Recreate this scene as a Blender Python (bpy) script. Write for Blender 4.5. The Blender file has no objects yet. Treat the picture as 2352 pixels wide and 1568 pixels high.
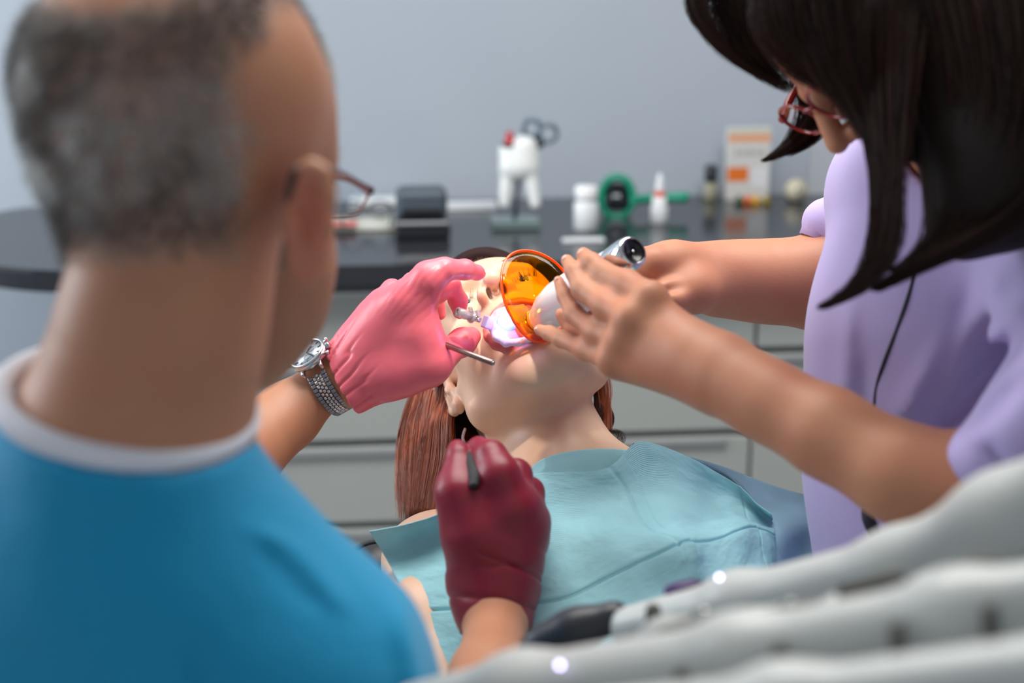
import bpy, bmesh, math
import numpy as np
from mathutils import Vector, Matrix
rng = np.random.default_rng(7)
D = bpy.data
SC = bpy.context.scene
COL = SC.collection

# ---------------------------------------------------------------- camera
FPX = 2352 * 50.0 / 36.0
PITCH = math.radians(16.2)
CAM = np.array([0.0, 0.0, 1.5])
RT = np.array([1.0, 0.0, 0.0])
FW = np.array([0.0, math.cos(PITCH), -math.sin(PITCH)])
UP = np.array([0.0, math.sin(PITCH), math.cos(PITCH)])
cd = D.cameras.new('camera'); cam = D.objects.new('camera', cd); COL.objects.link(cam)
cd.sensor_width = 36; cd.lens = 50; cd.clip_start = 0.05
cam.location = CAM; cam.rotation_euler = (math.pi / 2 - PITCH, 0, 0)
cd.dof.use_dof = True; cd.dof.focus_distance = 1.37; cd.dof.aperture_fstop = 3.0
SC.camera = cam

def P(px, py, d):                       # a place in the room, d metres into the view
    return CAM + FW * d + RT * ((px - 1176) * d / FPX) + UP * ((784 - py) * d / FPX)
def CV(x, y, z):                        # direction: right, up, towards the viewer
    return RT * x + UP * y - FW * z
def RM(rpx, d): return rpx * d / FPX
def G(px, py, z=0.9):                   # where the line of sight meets a level surface
    dv = FW + RT * ((px - 1176) / FPX) + UP * ((784 - py) / FPX)
    return CAM + dv * ((z - CAM[2]) / dv[2])
MC = np.stack([RT, UP, -FW], 1)

# ---------------------------------------------------------------- world and lights
w = D.worlds.new('world'); SC.world = w; w.use_nodes = True
bg = w.node_tree.nodes['Background']; bg.inputs[0].default_value = (0.86, 0.93, 1.0, 1); bg.inputs[1].default_value = 0.47
SC.view_settings.view_transform = 'Standard'; SC.view_settings.look = 'None'
SC.view_settings.exposure = 0.0; SC.view_settings.gamma = 1.0; SC.view_settings.use_curve_mapping = False

def area(name, loc, target, sx, sy, power, col):
    l = D.lights.new(name, 'AREA'); l.shape = 'RECTANGLE'; l.size = sx; l.size_y = sy; l.energy = power; l.color = col
    o = D.objects.new(name, l); COL.objects.link(o); o.location = loc
    o.rotation_euler = (Vector(target) - Vector(loc)).to_track_quat('-Z', 'Y').to_euler(); return o
area('window_light', (-2.6, 1.9, 1.9), (0.8, 2.9, 1.2), 1.4, 1.3, 50, (0.86, 0.94, 1.0))
area('ceiling_lamp_light', (0.25, 1.55, 2.62), (0.25, 1.55, 0), 1.7, 1.0, 50, (1.0, 0.97, 0.93))
# the dental lamp over the patient
LAMP_T = P(1100, 860, 1.40)
LAMP_P = LAMP_T + CV(0.13, 0.72, 0.52)
sl = D.lights.new('dental_lamp_light', 'SPOT'); sl.energy = 27; sl.color = (1.0, 0.93, 0.82); sl.shadow_soft_size = 0.022
sl.spot_size = math.radians(19); sl.spot_blend = 0.8
so = D.objects.new('dental_lamp_light', sl); COL.objects.link(so); so.location = LAMP_P
so.rotation_euler = (Vector(LAMP_T) - Vector(LAMP_P)).to_track_quat('-Z', 'Y').to_euler()

# ---------------------------------------------------------------- materials
def lin(c): return tuple(((v / 255) / 12.92 if v / 255 <= .04045 else ((v / 255 + .055) / 1.055) ** 2.4) for v in c)
def mat(name, col, rough=0.5, metal=0.0, sss=0.0, spec=0.5, noise=None, bump=None, attr=False, coat=0.0, sheen=0.0, extra=None):
    m = D.materials.new(name); m.use_nodes = True; nt = m.node_tree; N = nt.nodes; L = nt.links
    b = N['Principled BSDF']; c = tuple(col[:3]) + (1,)
    b.inputs['Base Color'].default_value = c; b.inputs['Roughness'].default_value = rough
    b.inputs['Metallic'].default_value = metal; b.inputs['Specular IOR Level'].default_value = spec
    b.inputs['Coat Weight'].default_value = coat; b.inputs['Sheen Weight'].default_value = sheen
    if sss:
        b.inputs['Subsurface Weight'].default_value = sss; b.inputs['Subsurface Radius'].default_value = (1.0, 0.35, 0.2)
        b.inputs['Subsurface Scale'].default_value = 0.006
    tc = N.new('ShaderNodeTexCoord')
    src = None
    if attr:
        a = N.new('ShaderNodeAttribute'); a.attribute_name = 'Col'; src = a.outputs['Color']
    if noise:                                   # (scale, second colour, amount)
        n = N.new('ShaderNodeTexNoise'); n.inputs['Scale'].default_value = noise[0]; n.inputs['Detail'].default_value = 5
        L.new(tc.outputs['Object'], n.inputs['Vector'])
        r = N.new('ShaderNodeValToRGB'); r.color_ramp.elements[0].position = .35; r.color_ramp.elements[1].position = .68
        L.new(n.outputs['Fac'], r.inputs[0])
        mu = N.new('ShaderNodeMath'); mu.operation = 'MULTIPLY'; mu.inputs[1].default_value = noise[2]
        L.new(r.outputs[0], mu.inputs[0])
        mx = N.new('ShaderNodeMix'); mx.data_type = 'RGBA'; L.new(mu.outputs[0], mx.inputs[0])
        if src: L.new(src, mx.inputs[6])
        else: mx.inputs[6].default_value = c
        mx.inputs[7].default_value = tuple(noise[1][:3]) + (1,)
        if len(noise) > 3: mx.blend_type = noise[3]
        src = mx.outputs[2]
    if src: L.new(src, b.inputs['Base Color'])
    if bump:                                    # (scale, strength, distance, stretch)
        n = N.new('ShaderNodeTexNoise'); n.inputs['Scale'].default_value = bump[0]; n.inputs['Detail'].default_value = 4
        mp = N.new('ShaderNodeMapping'); L.new(tc.outputs['Object'], mp.inputs['Vector']); L.new(mp.outputs[0], n.inputs['Vector'])
        if len(bump) > 3: mp.inputs['Scale'].default_value = bump[3]
        if len(bump) > 4: mp.inputs['Rotation'].default_value = bump[4]
        bu = N.new('ShaderNodeBump'); bu.inputs['Strength'].default_value = bump[1]; bu.inputs['Distance'].default_value = bump[2]
        L.new(n.outputs['Fac'], bu.inputs['Height']); L.new(bu.outputs[0], b.inputs['Normal'])
    if extra: extra(nt, b, tc)
    return m

# ---------------------------------------------------------------- linking and tagging
def tag(o, label=None, cat=None, group=None, kind=None):
    if label: o['label'] = label
    if cat: o['category'] = cat
    if group: o['group'] = group
    if kind: o['kind'] = kind
    return o
def link(name, me, material, parent=None, **k):
    o = D.objects.new(name, me); COL.objects.link(o)
    if material is not None:
        for m in (material if isinstance(material, (list, tuple)) else [material]): me.materials.append(m)
    if parent is not None: o.parent = parent; o.matrix_parent_inverse = parent.matrix_basis.inverted()
    return tag(o, **k)
def empty(name, loc, **k):
    o = D.objects.new(name, None); COL.objects.link(o); o.location = loc; o.empty_display_size = .02
    return tag(o, **k)
def smooth(me, on=True):
    me.polygons.foreach_set('use_smooth', np.full(len(me.polygons), on)); me.update()
def npmesh(name, V, F, cols=None, sm=True):
    V = np.asarray(V, float); F = np.asarray(F); me = D.meshes.new(name)
    me.vertices.add(len(V)); me.vertices.foreach_set('co', V.ravel().astype(np.float32))
    k = F.shape[1]; me.loops.add(F.size); me.loops.foreach_set('vertex_index', F.ravel().astype(np.int32))
    me.polygons.add(len(F)); me.polygons.foreach_set('loop_start', np.arange(0, F.size, k, dtype=np.int32))
    me.polygons.foreach_set('loop_total', np.full(len(F), k, dtype=np.int32))
    me.update(calc_edges=True)
    if cols is not None:
        at = me.color_attributes.new('Col', 'FLOAT_COLOR', 'POINT')
        at.data.foreach_set('color', np.c_[cols, np.ones(len(V))].astype(np.float32).ravel())
    if sm: smooth(me)
    me.validate(); return me
def join_meshes(parts):                        # [(V,F quads)] -> V,F
    Vs, Fs, o = [], [], 0
    for V, F in parts: Vs.append(V); Fs.append(np.asarray(F) + o); o += len(V)
    return np.concatenate(Vs), np.concatenate(Fs)

# ---------------------------------------------------------------- noise
def _h(ix, iy, iz):
    n = (ix * 374761393 + iy * 668265263 + iz * 2147483647 % 1274126177 + iz * 1274126177) & 0xFFFFFFFF
    n = ((n ^ (n >> 13)) * 1274126177) & 0xFFFFFFFF
    return ((n ^ (n >> 16)) & 0xFFFF) / 65535.0
def vnoise(p):
    i = np.floor(p).astype(np.int64); f = p - i; f = f * f * (3 - 2 * f); r = 0
    for dx in (0, 1):
        for dy in (0, 1):
            for dz in (0, 1):
                wx = f[:, 0] if dx else 1 - f[:, 0]; wy = f[:, 1] if dy else 1 - f[:, 1]; wz = f[:, 2] if dz else 1 - f[:, 2]
                r = r + wx * wy * wz * _h(i[:, 0] + dx, i[:, 1] + dy, i[:, 2] + dz)
    return r
def fbm(p, o=3):
    r = 0; a = .5
    for k in range(o): r = r + a * vnoise(p * 2 ** k + 17.3 * k); a *= .5
    return r
def sst(a, b, x):
    t = np.clip((x - a) / (b - a), 0, 1); return t * t * (3 - 2 * t)

# ---------------------------------------------------------------- implicit bodies
class Body:
    """smooth union of tapered capsules and ellipsoids, meshed once into one surface"""
    def __init__(s, k=0.01): s.p = []; s.k = k; s.disp = None; s.dm = 0.0
    def clone(s, grow=0.0):
        b = Body(s.k); b.p = [dict(q, grow=q['grow'] + (grow if q['op'] == 'add' else 0)) for q in s.p]; return b
    def _a(s, kind, c, rad, k, op, **kw):
        s.p.append(dict(kind=kind, c=np.asarray(c, float), rad=rad, k=s.k if k is None else k, op=op, grow=0.0, **kw)); return s
    def cone(s, a, b, ra, rb, k=None, op='add', flat=None):
        a = np.asarray(a, float); b = np.asarray(b, float)
        return s._a('cone', (a + b) / 2, np.linalg.norm(b - a) / 2 + max(ra, rb), k, op, a=a, b=b, ra=ra, rb=rb, flat=flat)
    def ell(s, c, r, M=None, k=None, op='add'):
        M = MC if M is None else M
        return s._a('ell', c, max(r), k, op, r=np.array(r, float), M=np.array(M, float))
    def pc(s, pts, k=None, op='add', flat=None):           # chain of (px, py, depth, radius px)
        for a, b in zip(pts[:-1], pts[1:]):
            s.cone(P(*a[:3]), P(*b[:3]), RM(a[3], a[2]), RM(b[3], b[2]), k, op, flat)
        return s
    def pe(s, px, py, d, rx, ry, rz, rot=0, k=None, op='add', yaw=0):   # ellipsoid, radii px, rz px, turned in view
        c, t = math.cos(math.radians(rot)), math.sin(math.radians(rot)); y = math.radians(yaw)
        R = np.array([[c, -t, 0], [t, c, 0], [0, 0, 1]]) @ np.array([[math.cos(y), 0, math.sin(y)], [0, 1, 0], [-math.sin(y), 0, math.cos(y)]])
        return s.ell(P(px, py, d), (RM(rx, d), RM(ry, d), RM(rz, d)), MC @ R, k, op)
    def plane(s, c, n, k=0.002, op='sub'):                 # removes the side n points to
        return s._a('plane', c, 0, k, op, n=np.asarray(n, float) / np.linalg.norm(n))
    def one(s, q, X):
        if q['kind'] == 'plane': return -((X - q['c']) @ q['n'])
        if q['kind'] == 'cone':
            ab = q['b'] - q['a']; L2 = ab @ ab + 1e-12; ap = X - q['a']; t = np.clip(ap @ ab / L2, 0, 1)
            v = ap - t[:, None] * ab; fl = 1
            if q['flat'] is not None:
                n, fl = q['flat']; v = v + ((v @ n) * (1 / fl - 1))[:, None] * n
            r = q['ra'] + t * (q['rb'] - q['ra'])
            return (np.sqrt((v * v).sum(1)) - r) * (1 if fl == 1 else .5 + .5 * fl) - q['grow']
        v = (X - q['c']) @ q['M']; r = q['r'] + q['grow']
        k0 = np.sqrt(((v / r) ** 2).sum(1)); k1 = np.sqrt(((v / r ** 2) ** 2).sum(1)) + 1e-9
        return k0 * (k0 - 1) / k1
    def ev(s, X, cull=None):
        d = np.full(len(X), 9.0); km = max(q['k'] for q in s.p)
        for q in s.p:
            if cull is not None and q['kind'] != 'plane':
                if np.linalg.norm(q['c'] - cull[0]) > q['rad'] + q['grow'] + cull[1] + km * 1.5 + .004: continue
            e = s.one(q, X); k = q['k']
            if q['op'] == 'add':
                if k > 0: h = np.maximum(k - np.abs(d - e), 0) / k; d = np.minimum(d, e) - h * h * k * .25
                else: d = np.minimum(d, e)
            else:
                e = -e
                if k > 0: h = np.maximum(k - np.abs(d - e), 0) / k; d = np.maximum(d, e) + h * h * k * .25
                else: d = np.maximum(d, e)
        if s.disp is not None: d = d - s.disp(X)
        return d
    def mesh(s, vox, it=2, fn=None, bounds=None):
        fn = fn or s.ev
        if bounds is None:
            lo = np.min([q['c'] - q['rad'] - q['grow'] for q in s.p if q['op'] == 'add' and q['kind'] != 'plane'], 0) - .01 - s.dm
            hi = np.max([q['c'] + q['rad'] + q['grow'] for q in s.p if q['op'] == 'add' and q['kind'] != 'plane'], 0) + .01 + s.dm
        else: lo, hi = bounds
        B = 20; nb = np.ceil((hi - lo) / (vox * B)).astype(int); NN = nb * B + 2
        g = np.stack(np.meshgrid(*[np.arange(n) for n in nb], indexing='ij'), -1).reshape(-1, 3)
        cen = lo + (g + .5) * B * vox; hd = B * vox * .87
        act = np.abs(fn(cen)) < hd * 1.7 + s.dm
        li = np.stack(np.meshgrid(*[np.arange(B + 1)] * 3, indexing='ij'), -1).reshape(-1, 3)
        co = [(0, 0, 0), (1, 0, 0), (0, 1, 0), (1, 1, 0), (0, 0, 1), (1, 0, 1), (0, 1, 1), (1, 1, 1)]
        ed = [(a, b) for a in range(8) for b in range(a + 1, 8) if bin(a ^ b).count('1') == 1]
        Ks, Vs, Qs = [], [], []
        key = lambda I: (I[..., 0] * NN[1] + I[..., 1]) * NN[2] + I[..., 2]
        for b, c in zip(g[act], cen[act]):
            base = b * B
            d = fn(lo + (base + li) * vox, (c, hd)).reshape(B + 1, B + 1, B + 1); ins = d < 0
            if ins.all() or not ins.any(): continue
            cs = [ins[x:x + B, y:y + B, z:z + B] for x, y, z in co]; sm = sum(a.astype(int) for a in cs)
            I = np.argwhere((sm > 0) & (sm < 8))
            if len(I) == 0: continue
            cv = np.stack([d[I[:, 0] + x, I[:, 1] + y, I[:, 2] + z] for x, y, z in co], 1)
            acc = np.zeros((len(I), 3)); n = np.zeros(len(I))
            for a, e in ed:
                m = (cv[:, a] < 0) != (cv[:, e] < 0); t = cv[:, a] / (cv[:, a] - cv[:, e] + 1e-20)
                pt = np.array(co[a]) + t[:, None] * (np.array(co[e]) - np.array(co[a])); acc[m] += pt[m]; n[m] += 1
            Vs.append(lo + (base + I + acc / n[:, None]) * vox); Ks.append(key(base + I + 1))
            for ax in range(3):
                o = [0, 0, 0]; o[ax] = 1; A = ins[:B, :B, :B]; Bq = ins[o[0]:o[0] + B, o[1]:o[1] + B, o[2]:o[2] + B]
                E = np.argwhere(A != Bq)
                if len(E) == 0: continue
                u = [0, 0, 0]; v = [0, 0, 0]; u[(ax + 1) % 3] = 1; v[(ax + 2) % 3] = 1; u = np.array(u); v = np.array(v)
                J = base + E + 1; q = np.stack([key(J - u - v), key(J - v), key(J), key(J - u)], 1)
                fl = ~A[E[:, 0], E[:, 1], E[:, 2]]; q[fl] = q[fl][:, ::-1]; Qs.append(q)
        K = np.concatenate(Ks); V = np.concatenate(Vs); Q = np.concatenate(Qs); o = np.argsort(K); K = K[o]; V = V[o]
        ix = np.clip(np.searchsorted(K, Q), 0, len(K) - 1); ok = (K[ix] == Q).all(1); F = ix[ok]
        return relax(V, F, it), F
def relax(V, F, it):
    for _ in range(it):
        a = np.r_[F[:, 0], F[:, 1], F[:, 2], F[:, 3]]; b = np.r_[F[:, 1], F[:, 2], F[:, 3], F[:, 0]]
        ii = np.r_[a, b]; jj = np.r_[b, a]; n = np.bincount(ii, minlength=len(V)) + 1e-9
        S = np.stack([np.bincount(ii, V[jj, k], minlength=len(V)) for k in range(3)], 1) / n[:, None]
        V = V + (S - V) * .6 * (n > .5)[:, None]
    return V
def normals(V, F):
    n = np.cross(V[F[:, 2]] - V[F[:, 0]], V[F[:, 3]] - V[F[:, 1]]); N = np.zeros_like(V)
    for k in range(3):
        for c in range(3): N[:, c] += np.bincount(F[:, k], n[:, c], minlength=len(V))
    return N / (np.linalg.norm(N, axis=1)[:, None] + 1e-12)

# ---------------------------------------------------------------- swept and turned shapes
def crom(pts, n):
    p = np.asarray(pts, float); p = np.vstack([2 * p[0] - p[1], p, 2 * p[-1] - p[-2]]); m = len(p) - 3
    t = np.linspace(0, m - 1e-6, n); i = t.astype(int); f = (t - i)[:, None]
    a, b, c, d = p[i], p[i + 1], p[i + 2], p[i + 3]
    return .5 * (2 * b + (c - a) * f + (2 * a - 5 * b + 4 * c - d) * f ** 2 + (3 * b - a - 3 * c + d) * f ** 3)
def tube(pts, rad, seg=8, closed=False, n=None, flat=None):
    pts = np.asarray(pts, float)
    if n: 
        rr = np.asarray(rad if np.ndim(rad) else [rad] * len(pts), float); q = crom(np.c_[pts, rr], n); pts, rad = q[:, :3], q[:, 3]
    m = len(pts); rad = np.broadcast_to(rad, m)
    if closed: T = np.roll(pts, -1, 0) - np.roll(pts, 1, 0)
    else: T = np.gradient(pts, axis=0)
    T /= np.linalg.norm(T, axis=1)[:, None] + 1e-12
    u = np.cross(T[0], [0.3, .5, .8]); u /= np.linalg.norm(u); U = []
    for t in T:
        u = u - t * (u @ t); u /= np.linalg.norm(u); U.append(u)
    U = np.array(U); W = np.cross(T, U); a = np.arange(seg) * 2 * math.pi / seg
    V = pts[:, None] + rad[:, None, None] * (np.cos(a)[None, :, None] * U[:, None] + np.sin(a)[None, :, None] * W[:, None])
    if flat is not None:
        nn, s = flat; o = V - pts[:, None]; V = pts[:, None] + o - (o @ nn)[..., None] * nn * (1 - s)
    V = V.reshape(-1, 3); F = []
    i = np.arange(m if closed else m - 1)[:, None]; j = np.arange(seg)[None]
    i2 = (i + 1) % m; j2 = (j + 1) % seg
    F = np.stack([i * seg + j, i * seg + j2, i2 * seg + j2, i2 * seg + j], -1).reshape(-1, 4)
    if not closed:                                          # round caps as fans of quads
        c0 = len(V); V = np.vstack([V, pts[0] - T[0] * rad[0] * .3, pts[-1] + T[-1] * rad[-1] * .3])
        cap = [(c0, (k + 1) % seg, (k + 1) % seg, k) for k in range(0)]
        jj = np.arange(0, seg, 2); b = (m - 1) * seg
        F = np.vstack([F, np.stack([np.full(len(jj), c0), (jj + 2) % seg, (jj + 1) % seg, jj], 1),
                       np.stack([np.full(len(jj), c0 + 1), b + jj, b + (jj + 1) % seg, b + (jj + 2) % seg], 1)]) if seg % 2 == 0 else F
    return V, F
def axes(ax):
    ax = np.asarray(ax, float); ax = ax / np.linalg.norm(ax); u = np.cross(ax, [0, 0, 1.0])
    if np.linalg.norm(u) < 1e-3: u = np.array([1.0, 0, 0])
    u /= np.linalg.norm(u); return u, np.cross(ax, u), ax
def lathe(prof, org, ax=(0, 0, 1), seg=28, sx=1.0, u=None):
    U, W, A = axes(ax)
    if u is not None: U = np.asarray(u, float); U = U - A * (U @ A); U /= np.linalg.norm(U); W = np.cross(A, U)
    a = np.arange(seg) * 2 * math.pi / seg; pr = np.array([(max(r, 1e-5), z) for r, z in prof])
    V = np.asarray(org)[None, None] + pr[:, 0][:, None, None] * (np.cos(a)[None, :, None] * U * sx + np.sin(a)[None, :, None] * W) + pr[:, 1][:, None, None] * A
    m = len(pr); i = np.arange(m - 1)[:, None]; j = np.arange(seg)[None]; j2 = (j + 1) % seg
    F = np.stack([i * seg + j, i * seg + j2, (i + 1) * seg + j2, (i + 1) * seg + j], -1).reshape(-1, 4)
    return V.reshape(-1, 3), F
def boxm(c, sz, R=None, bev=0.0, seg=2, name='box'):
    bm = bmesh.new(); bmesh.ops.create_cube(bm, size=1)
    for v in bm.verts: v.co = (v.co.x * sz[0], v.co.y * sz[1], v.co.z * sz[2])
    if bev > 0: bmesh.ops.bevel(bm, geom=bm.edges[:], offset=bev, segments=seg, profile=.5, affect='EDGES', clamp_overlap=True)
    R = np.eye(3) if R is None else np.asarray(R)
    for v in bm.verts: v.co = Vector(np.asarray(c) + R @ np.array(v.co))
    if np.linalg.det(R) < 0: bmesh.ops.reverse_faces(bm, faces=bm.faces[:])
    return bm
def bmobj(name, bms, material, parent=None, sm=False, **k):
    bms = bms if isinstance(bms, list) else [bms]; me = D.meshes.new(name); base = bms[0]
    for b in bms[1:]:
        t = D.meshes.new('t'); b.to_mesh(t); base.from_mesh(t); D.meshes.remove(t); b.free()
    base.to_mesh(me); base.free()
    if sm: smooth(me)
    return link(name, me, material, parent, **k)
def vobj(name, VF, material, parent=None, cols=None, sm=True, **k):
    if isinstance(VF, list): VF = join_meshes(VF)
    return link(name, npmesh(name, VF[0], VF[1], cols, sm), material, parent, **k)
def prism(outline, z0, z1, bev=0.0):
    bm = bmesh.new(); vs = [bm.verts.new((x, y, z0)) for x, y in outline]; f = bm.faces.new(vs)
    r = bmesh.ops.extrude_face_region(bm, geom=[f]); 
    for v in r['geom']:
        if isinstance(v, bmesh.types.BMVert): v.co.z = z1
    bmesh.ops.recalc_face_normals(bm, faces=bm.faces[:])
    if bev: bmesh.ops.bevel(bm, geom=[e for e in bm.edges if abs(e.verts[0].co.z - e.verts[1].co.z) < 1e-6], offset=bev, segments=2, affect='EDGES')
    return bm
def grid(ctrl, nu, nv, thick=0.0, disp=None):              # ctrl rows of (px,py,d)
    C = np.array([[P(*q) for q in row] for row in ctrl])
    A = np.stack([crom(r, nu) for r in C]); A = np.stack([crom(A[:, j], nv) for j in range(nu)], 1)   # nv x nu
    dv, du = np.gradient(A, axis=0), np.gradient(A, axis=1); N = np.cross(du, dv); N /= np.linalg.norm(N, axis=2)[..., None]
    if (N @ (-FW)).mean() < 0: N = -N
    if disp is not None: A = A + N * disp(*np.meshgrid(np.linspace(0, 1, nu), np.linspace(0, 1, nv)))[..., None]
    V = A.reshape(-1, 3); i = np.arange(nv - 1)[:, None]; j = np.arange(nu - 1)[None]
    F = np.stack([i * nu + j, (i + 1) * nu + j, (i + 1) * nu + j + 1, i * nu + j + 1], -1).reshape(-1, 4)
    if thick:
        V2 = (A - N * thick).reshape(-1, 3); n = len(V); rim = []
        per = [(0, j) for j in range(nu)] + [(i, nu - 1) for i in range(1, nv)] + [(nv - 1, j) for j in range(nu - 2, -1, -1)] + [(i, 0) for i in range(nv - 2, 0, -1)]
        ids = [a * nu + b for a, b in per]
        for a, b in zip(ids, ids[1:] + ids[:1]): rim.append((a, b, b + n, a + n))
        F = np.vstack([F, F[:, ::-1] + n, rim]); V = np.vstack([V, V2])
    return V, F
def strands(guides, n, rad, npt=16, jit=.5, seg=3, tip=.25, seed=1):
    """guides: list of (weight, [(px,py,d,spreadpx),...]); hair strands inside the spread of a guide"""
    r = np.random.default_rng(seed); Vs, Fs, o = [], [], 0; W = np.array([g[0] for g in guides], float); W /= W.sum()
    for gi, (wt, g) in enumerate(guides):
        m = int(n * W[gi]); C = np.array([np.r_[P(*q[:3]), RM(q[3], q[2])] for q in g]); c = crom(C, npt)
        for _ in range(m):
            a = r.uniform(0, 2 * math.pi); q = math.sqrt(r.uniform()); ph = r.uniform(0, 6.28, 2)
            t = np.linspace(0, 1, npt); off = RT * math.cos(a) * q + UP * math.sin(a) * q * .5 - FW * math.sin(a + 1) * q
            wob = 1 + jit * np.sin(t * 5 + ph[0]) * .35
            pts = c[:, :3] + off[None] * (c[:, 3] * wob)[:, None] + r.normal(0, .0006, 3)
            s = r.uniform(.82, 1.0); k = max(4, int(npt * s)); pts = pts[:k]
            rr = rad * (1 - (1 - tip) * np.linspace(0, 1, k) ** 2)
            V, F = tube(pts, rr, seg); V = V[:k * seg]; F = F[(F < k * seg).all(1)]
            Vs.append(V); Fs.append(F + o); o += len(V)
    return np.concatenate(Vs), np.concatenate(Fs)
# ================================================================ the room
YAW = math.radians(5); O = G(1176, 455, .9); CU = np.array([math.cos(YAW), math.sin(YAW), 0]); CVd = np.array([math.sin(YAW), -math.cos(YAW), 0])
RC = np.stack([CU, CVd, np.array([0, 0, 1.0])], 1)      # along the counter, towards the room, up
def K(u, v, z): return O + CU * u + CVd * v + np.array([0, 0, z - .9])
M_wall = mat('wall_paint', lin((178, 186, 196)), .75, noise=(3, lin((172, 181, 192)), .6), bump=(160, .1, .001))
M_white = mat('white_trim', lin((205, 208, 214)), .5)
M_floor = mat('floor_vinyl', lin((150, 150, 150)), .4, noise=(9, lin((130, 130, 132)), .5))
M_ceil = mat('ceiling_paint', lin((225, 226, 228)), .8)
bmobj('wall_back', boxm(K(0, -.06, 1.35), (9, .1, 2.7), RC), M_wall, kind='structure')
bmobj('wall_right', boxm(K(2.6, 2.2, 1.35), (.1, 4.6, 2.7), RC), M_wall, kind='structure')
bmobj('trim_1', boxm(K(1.62, .0, 1.35), (1.85, .022, 2.7), RC), mat('pilaster_paint', lin((192, 196, 204)), .75), kind='structure')
bmobj('floor', boxm(K(0, 2.2, -.03), (9, 4.8, .06), RC), M_floor, kind='structure')
bmobj('ceiling', boxm(K(0, 2.2, 2.73), (9, 4.8, .06), RC), M_ceil, kind='structure')
bmobj('baseboard_back', boxm(K(-2.6, 0, .05), (3.4, .02, .1), RC), M_white, kind='structure')

# ---- countertop: black granite with a rounded left end
def gran(nt, b, tc):
    N = nt.nodes; L = nt.links; v = N.new('ShaderNodeTexVoronoi'); v.inputs['Scale'].default_value = 260; L.new(tc.outputs['Object'], v.inputs['Vector'])
    r = N.new('ShaderNodeValToRGB'); r.color_ramp.elements[0].position = .0; r.color_ramp.elements[0].color = (.09, .09, .1, 1)
    r.color_ramp.elements[1].position = .16; r.color_ramp.elements[1].color = (.026, .028, .034, 1); L.new(v.outputs['Distance'], r.inputs[0])
    L.new(r.outputs[0], b.inputs['Base Color'])
M_gran = mat('black_granite', (.026, .028, .034), .14, spec=.5, extra=gran)
pl = G(0, 590, .9); uL = (pl - O) @ CU - .14
DP = .66; ol = [(2.55, 0.0), (2.55, DP)]
for a in range(0, 19):
    t = math.radians(90 + a * 5); ol.append((uL + .34 + .34 * math.cos(t), DP - .34 + .34 * math.sin(t)))
ol += [(uL, .22)]
for a in range(0, 7):
    t = math.radians(180 + a * 15); ol.append((uL + .13 + .13 * math.cos(t), .13 + .13 * math.sin(t)))
bm = prism([tuple(K(u, max(v, -.005), 0)[:2]) for u, v in ol], .858, .9, .004)
bmobj('countertop', bm, M_gran, label='long black granite countertop with a rounded left end along the wall', cat='countertop')

# ---- drawer cabinets under it
M_cab = mat('cabinet_lacquer', lin((170, 173, 168)), .42, noise=(4, lin((164, 168, 164)), .4))
M_cabd = mat('cabinet_recess', lin((128, 132, 130)), .5); M_alu = mat('aluminium', lin((190, 192, 194)), .3, .9)
zs = [(.70, .845), (.53, .69), (.355, .52), (.19, .345), (.09, .18)]
def cabinet(u0, u1, label):
    e = empty('drawer_cabinet', K((u0 + u1) / 2, .3, 0), label=label, cat='cabinet', group='drawer cabinets under the countertop')
    um = (u0 + u1) / 2; W = u1 - u0
    bmobj('carcass', boxm(K(um, .30, .47), (W, .54, .77), RC, .002), M_cabd, e)
    bmobj('plinth', boxm(K(um, .28, .045), (W - .02, .46, .09), RC), M_cabd, e)
    for i, (z0, z1) in enumerate(zs):
        f = bmobj('drawer', boxm(K(um, .582, (z0 + z1) / 2), (W - .005, .02, z1 - z0 - .006), RC, .003), M_cab, e)
        bmobj('handle', boxm(K(um, .596, z1 - .012), (W - .10, .014, .010), RC, .003), M_alu, f)
cabinet(uL + .35, uL + 1.035, 'grey drawer cabinet behind the seated man, under the left of the counter')
cabinet(uL + 1.037, uL + 1.595, 'grey drawer cabinet seen behind the wristwatch and long auburn hair')
cabinet(uL + 1.597, uL + 2.14, 'grey drawer cabinet seen between patient and the woman in lilac')
e = empty('open_shelf_unit', K(uL + 2.42, .3, 0), label='grey open cabinet with dark niches beside the edge of the lilac tunic', cat='cabinet')
for zz in (.1, .36, .60, .84): bmobj('shelf', boxm(K(uL + 2.42, .3, zz), (.50, .54, .02), RC), M_cab, e)
bmobj('side_panel', boxm(K(uL + 2.155, .3, .47), (.02, .56, .76), RC), M_cab, e)
bmobj('side_panel', boxm(K(uL + 2.675, .3, .47), (.02, .56, .76), RC), M_cab, e)
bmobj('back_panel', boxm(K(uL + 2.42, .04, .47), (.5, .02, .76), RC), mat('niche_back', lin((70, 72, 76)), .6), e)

# ---- ceiling lamp (out of the view)
e = empty('ceiling_lamp', (.25, 1.55, 2.69), label='flat rectangular ceiling lamp above the dental chair', cat='lamp')
bmobj('lamp_frame', boxm((.25, 1.55, 2.68), (1.76, 1.06, .03), None, .005), M_white, e)

# ================================================================ things on the counter
M_blk = mat('black_plastic', lin((38, 41, 48)), .4); M_wht = mat('white_plastic', lin((228, 230, 232)), .35)
def on(px, py, h=0): return G(px, py, .9) + np.array([0, 0, h])
def W(px, py, ref): return P(px, py, (ref - CAM) @ FW)   # same distance as ref
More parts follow.
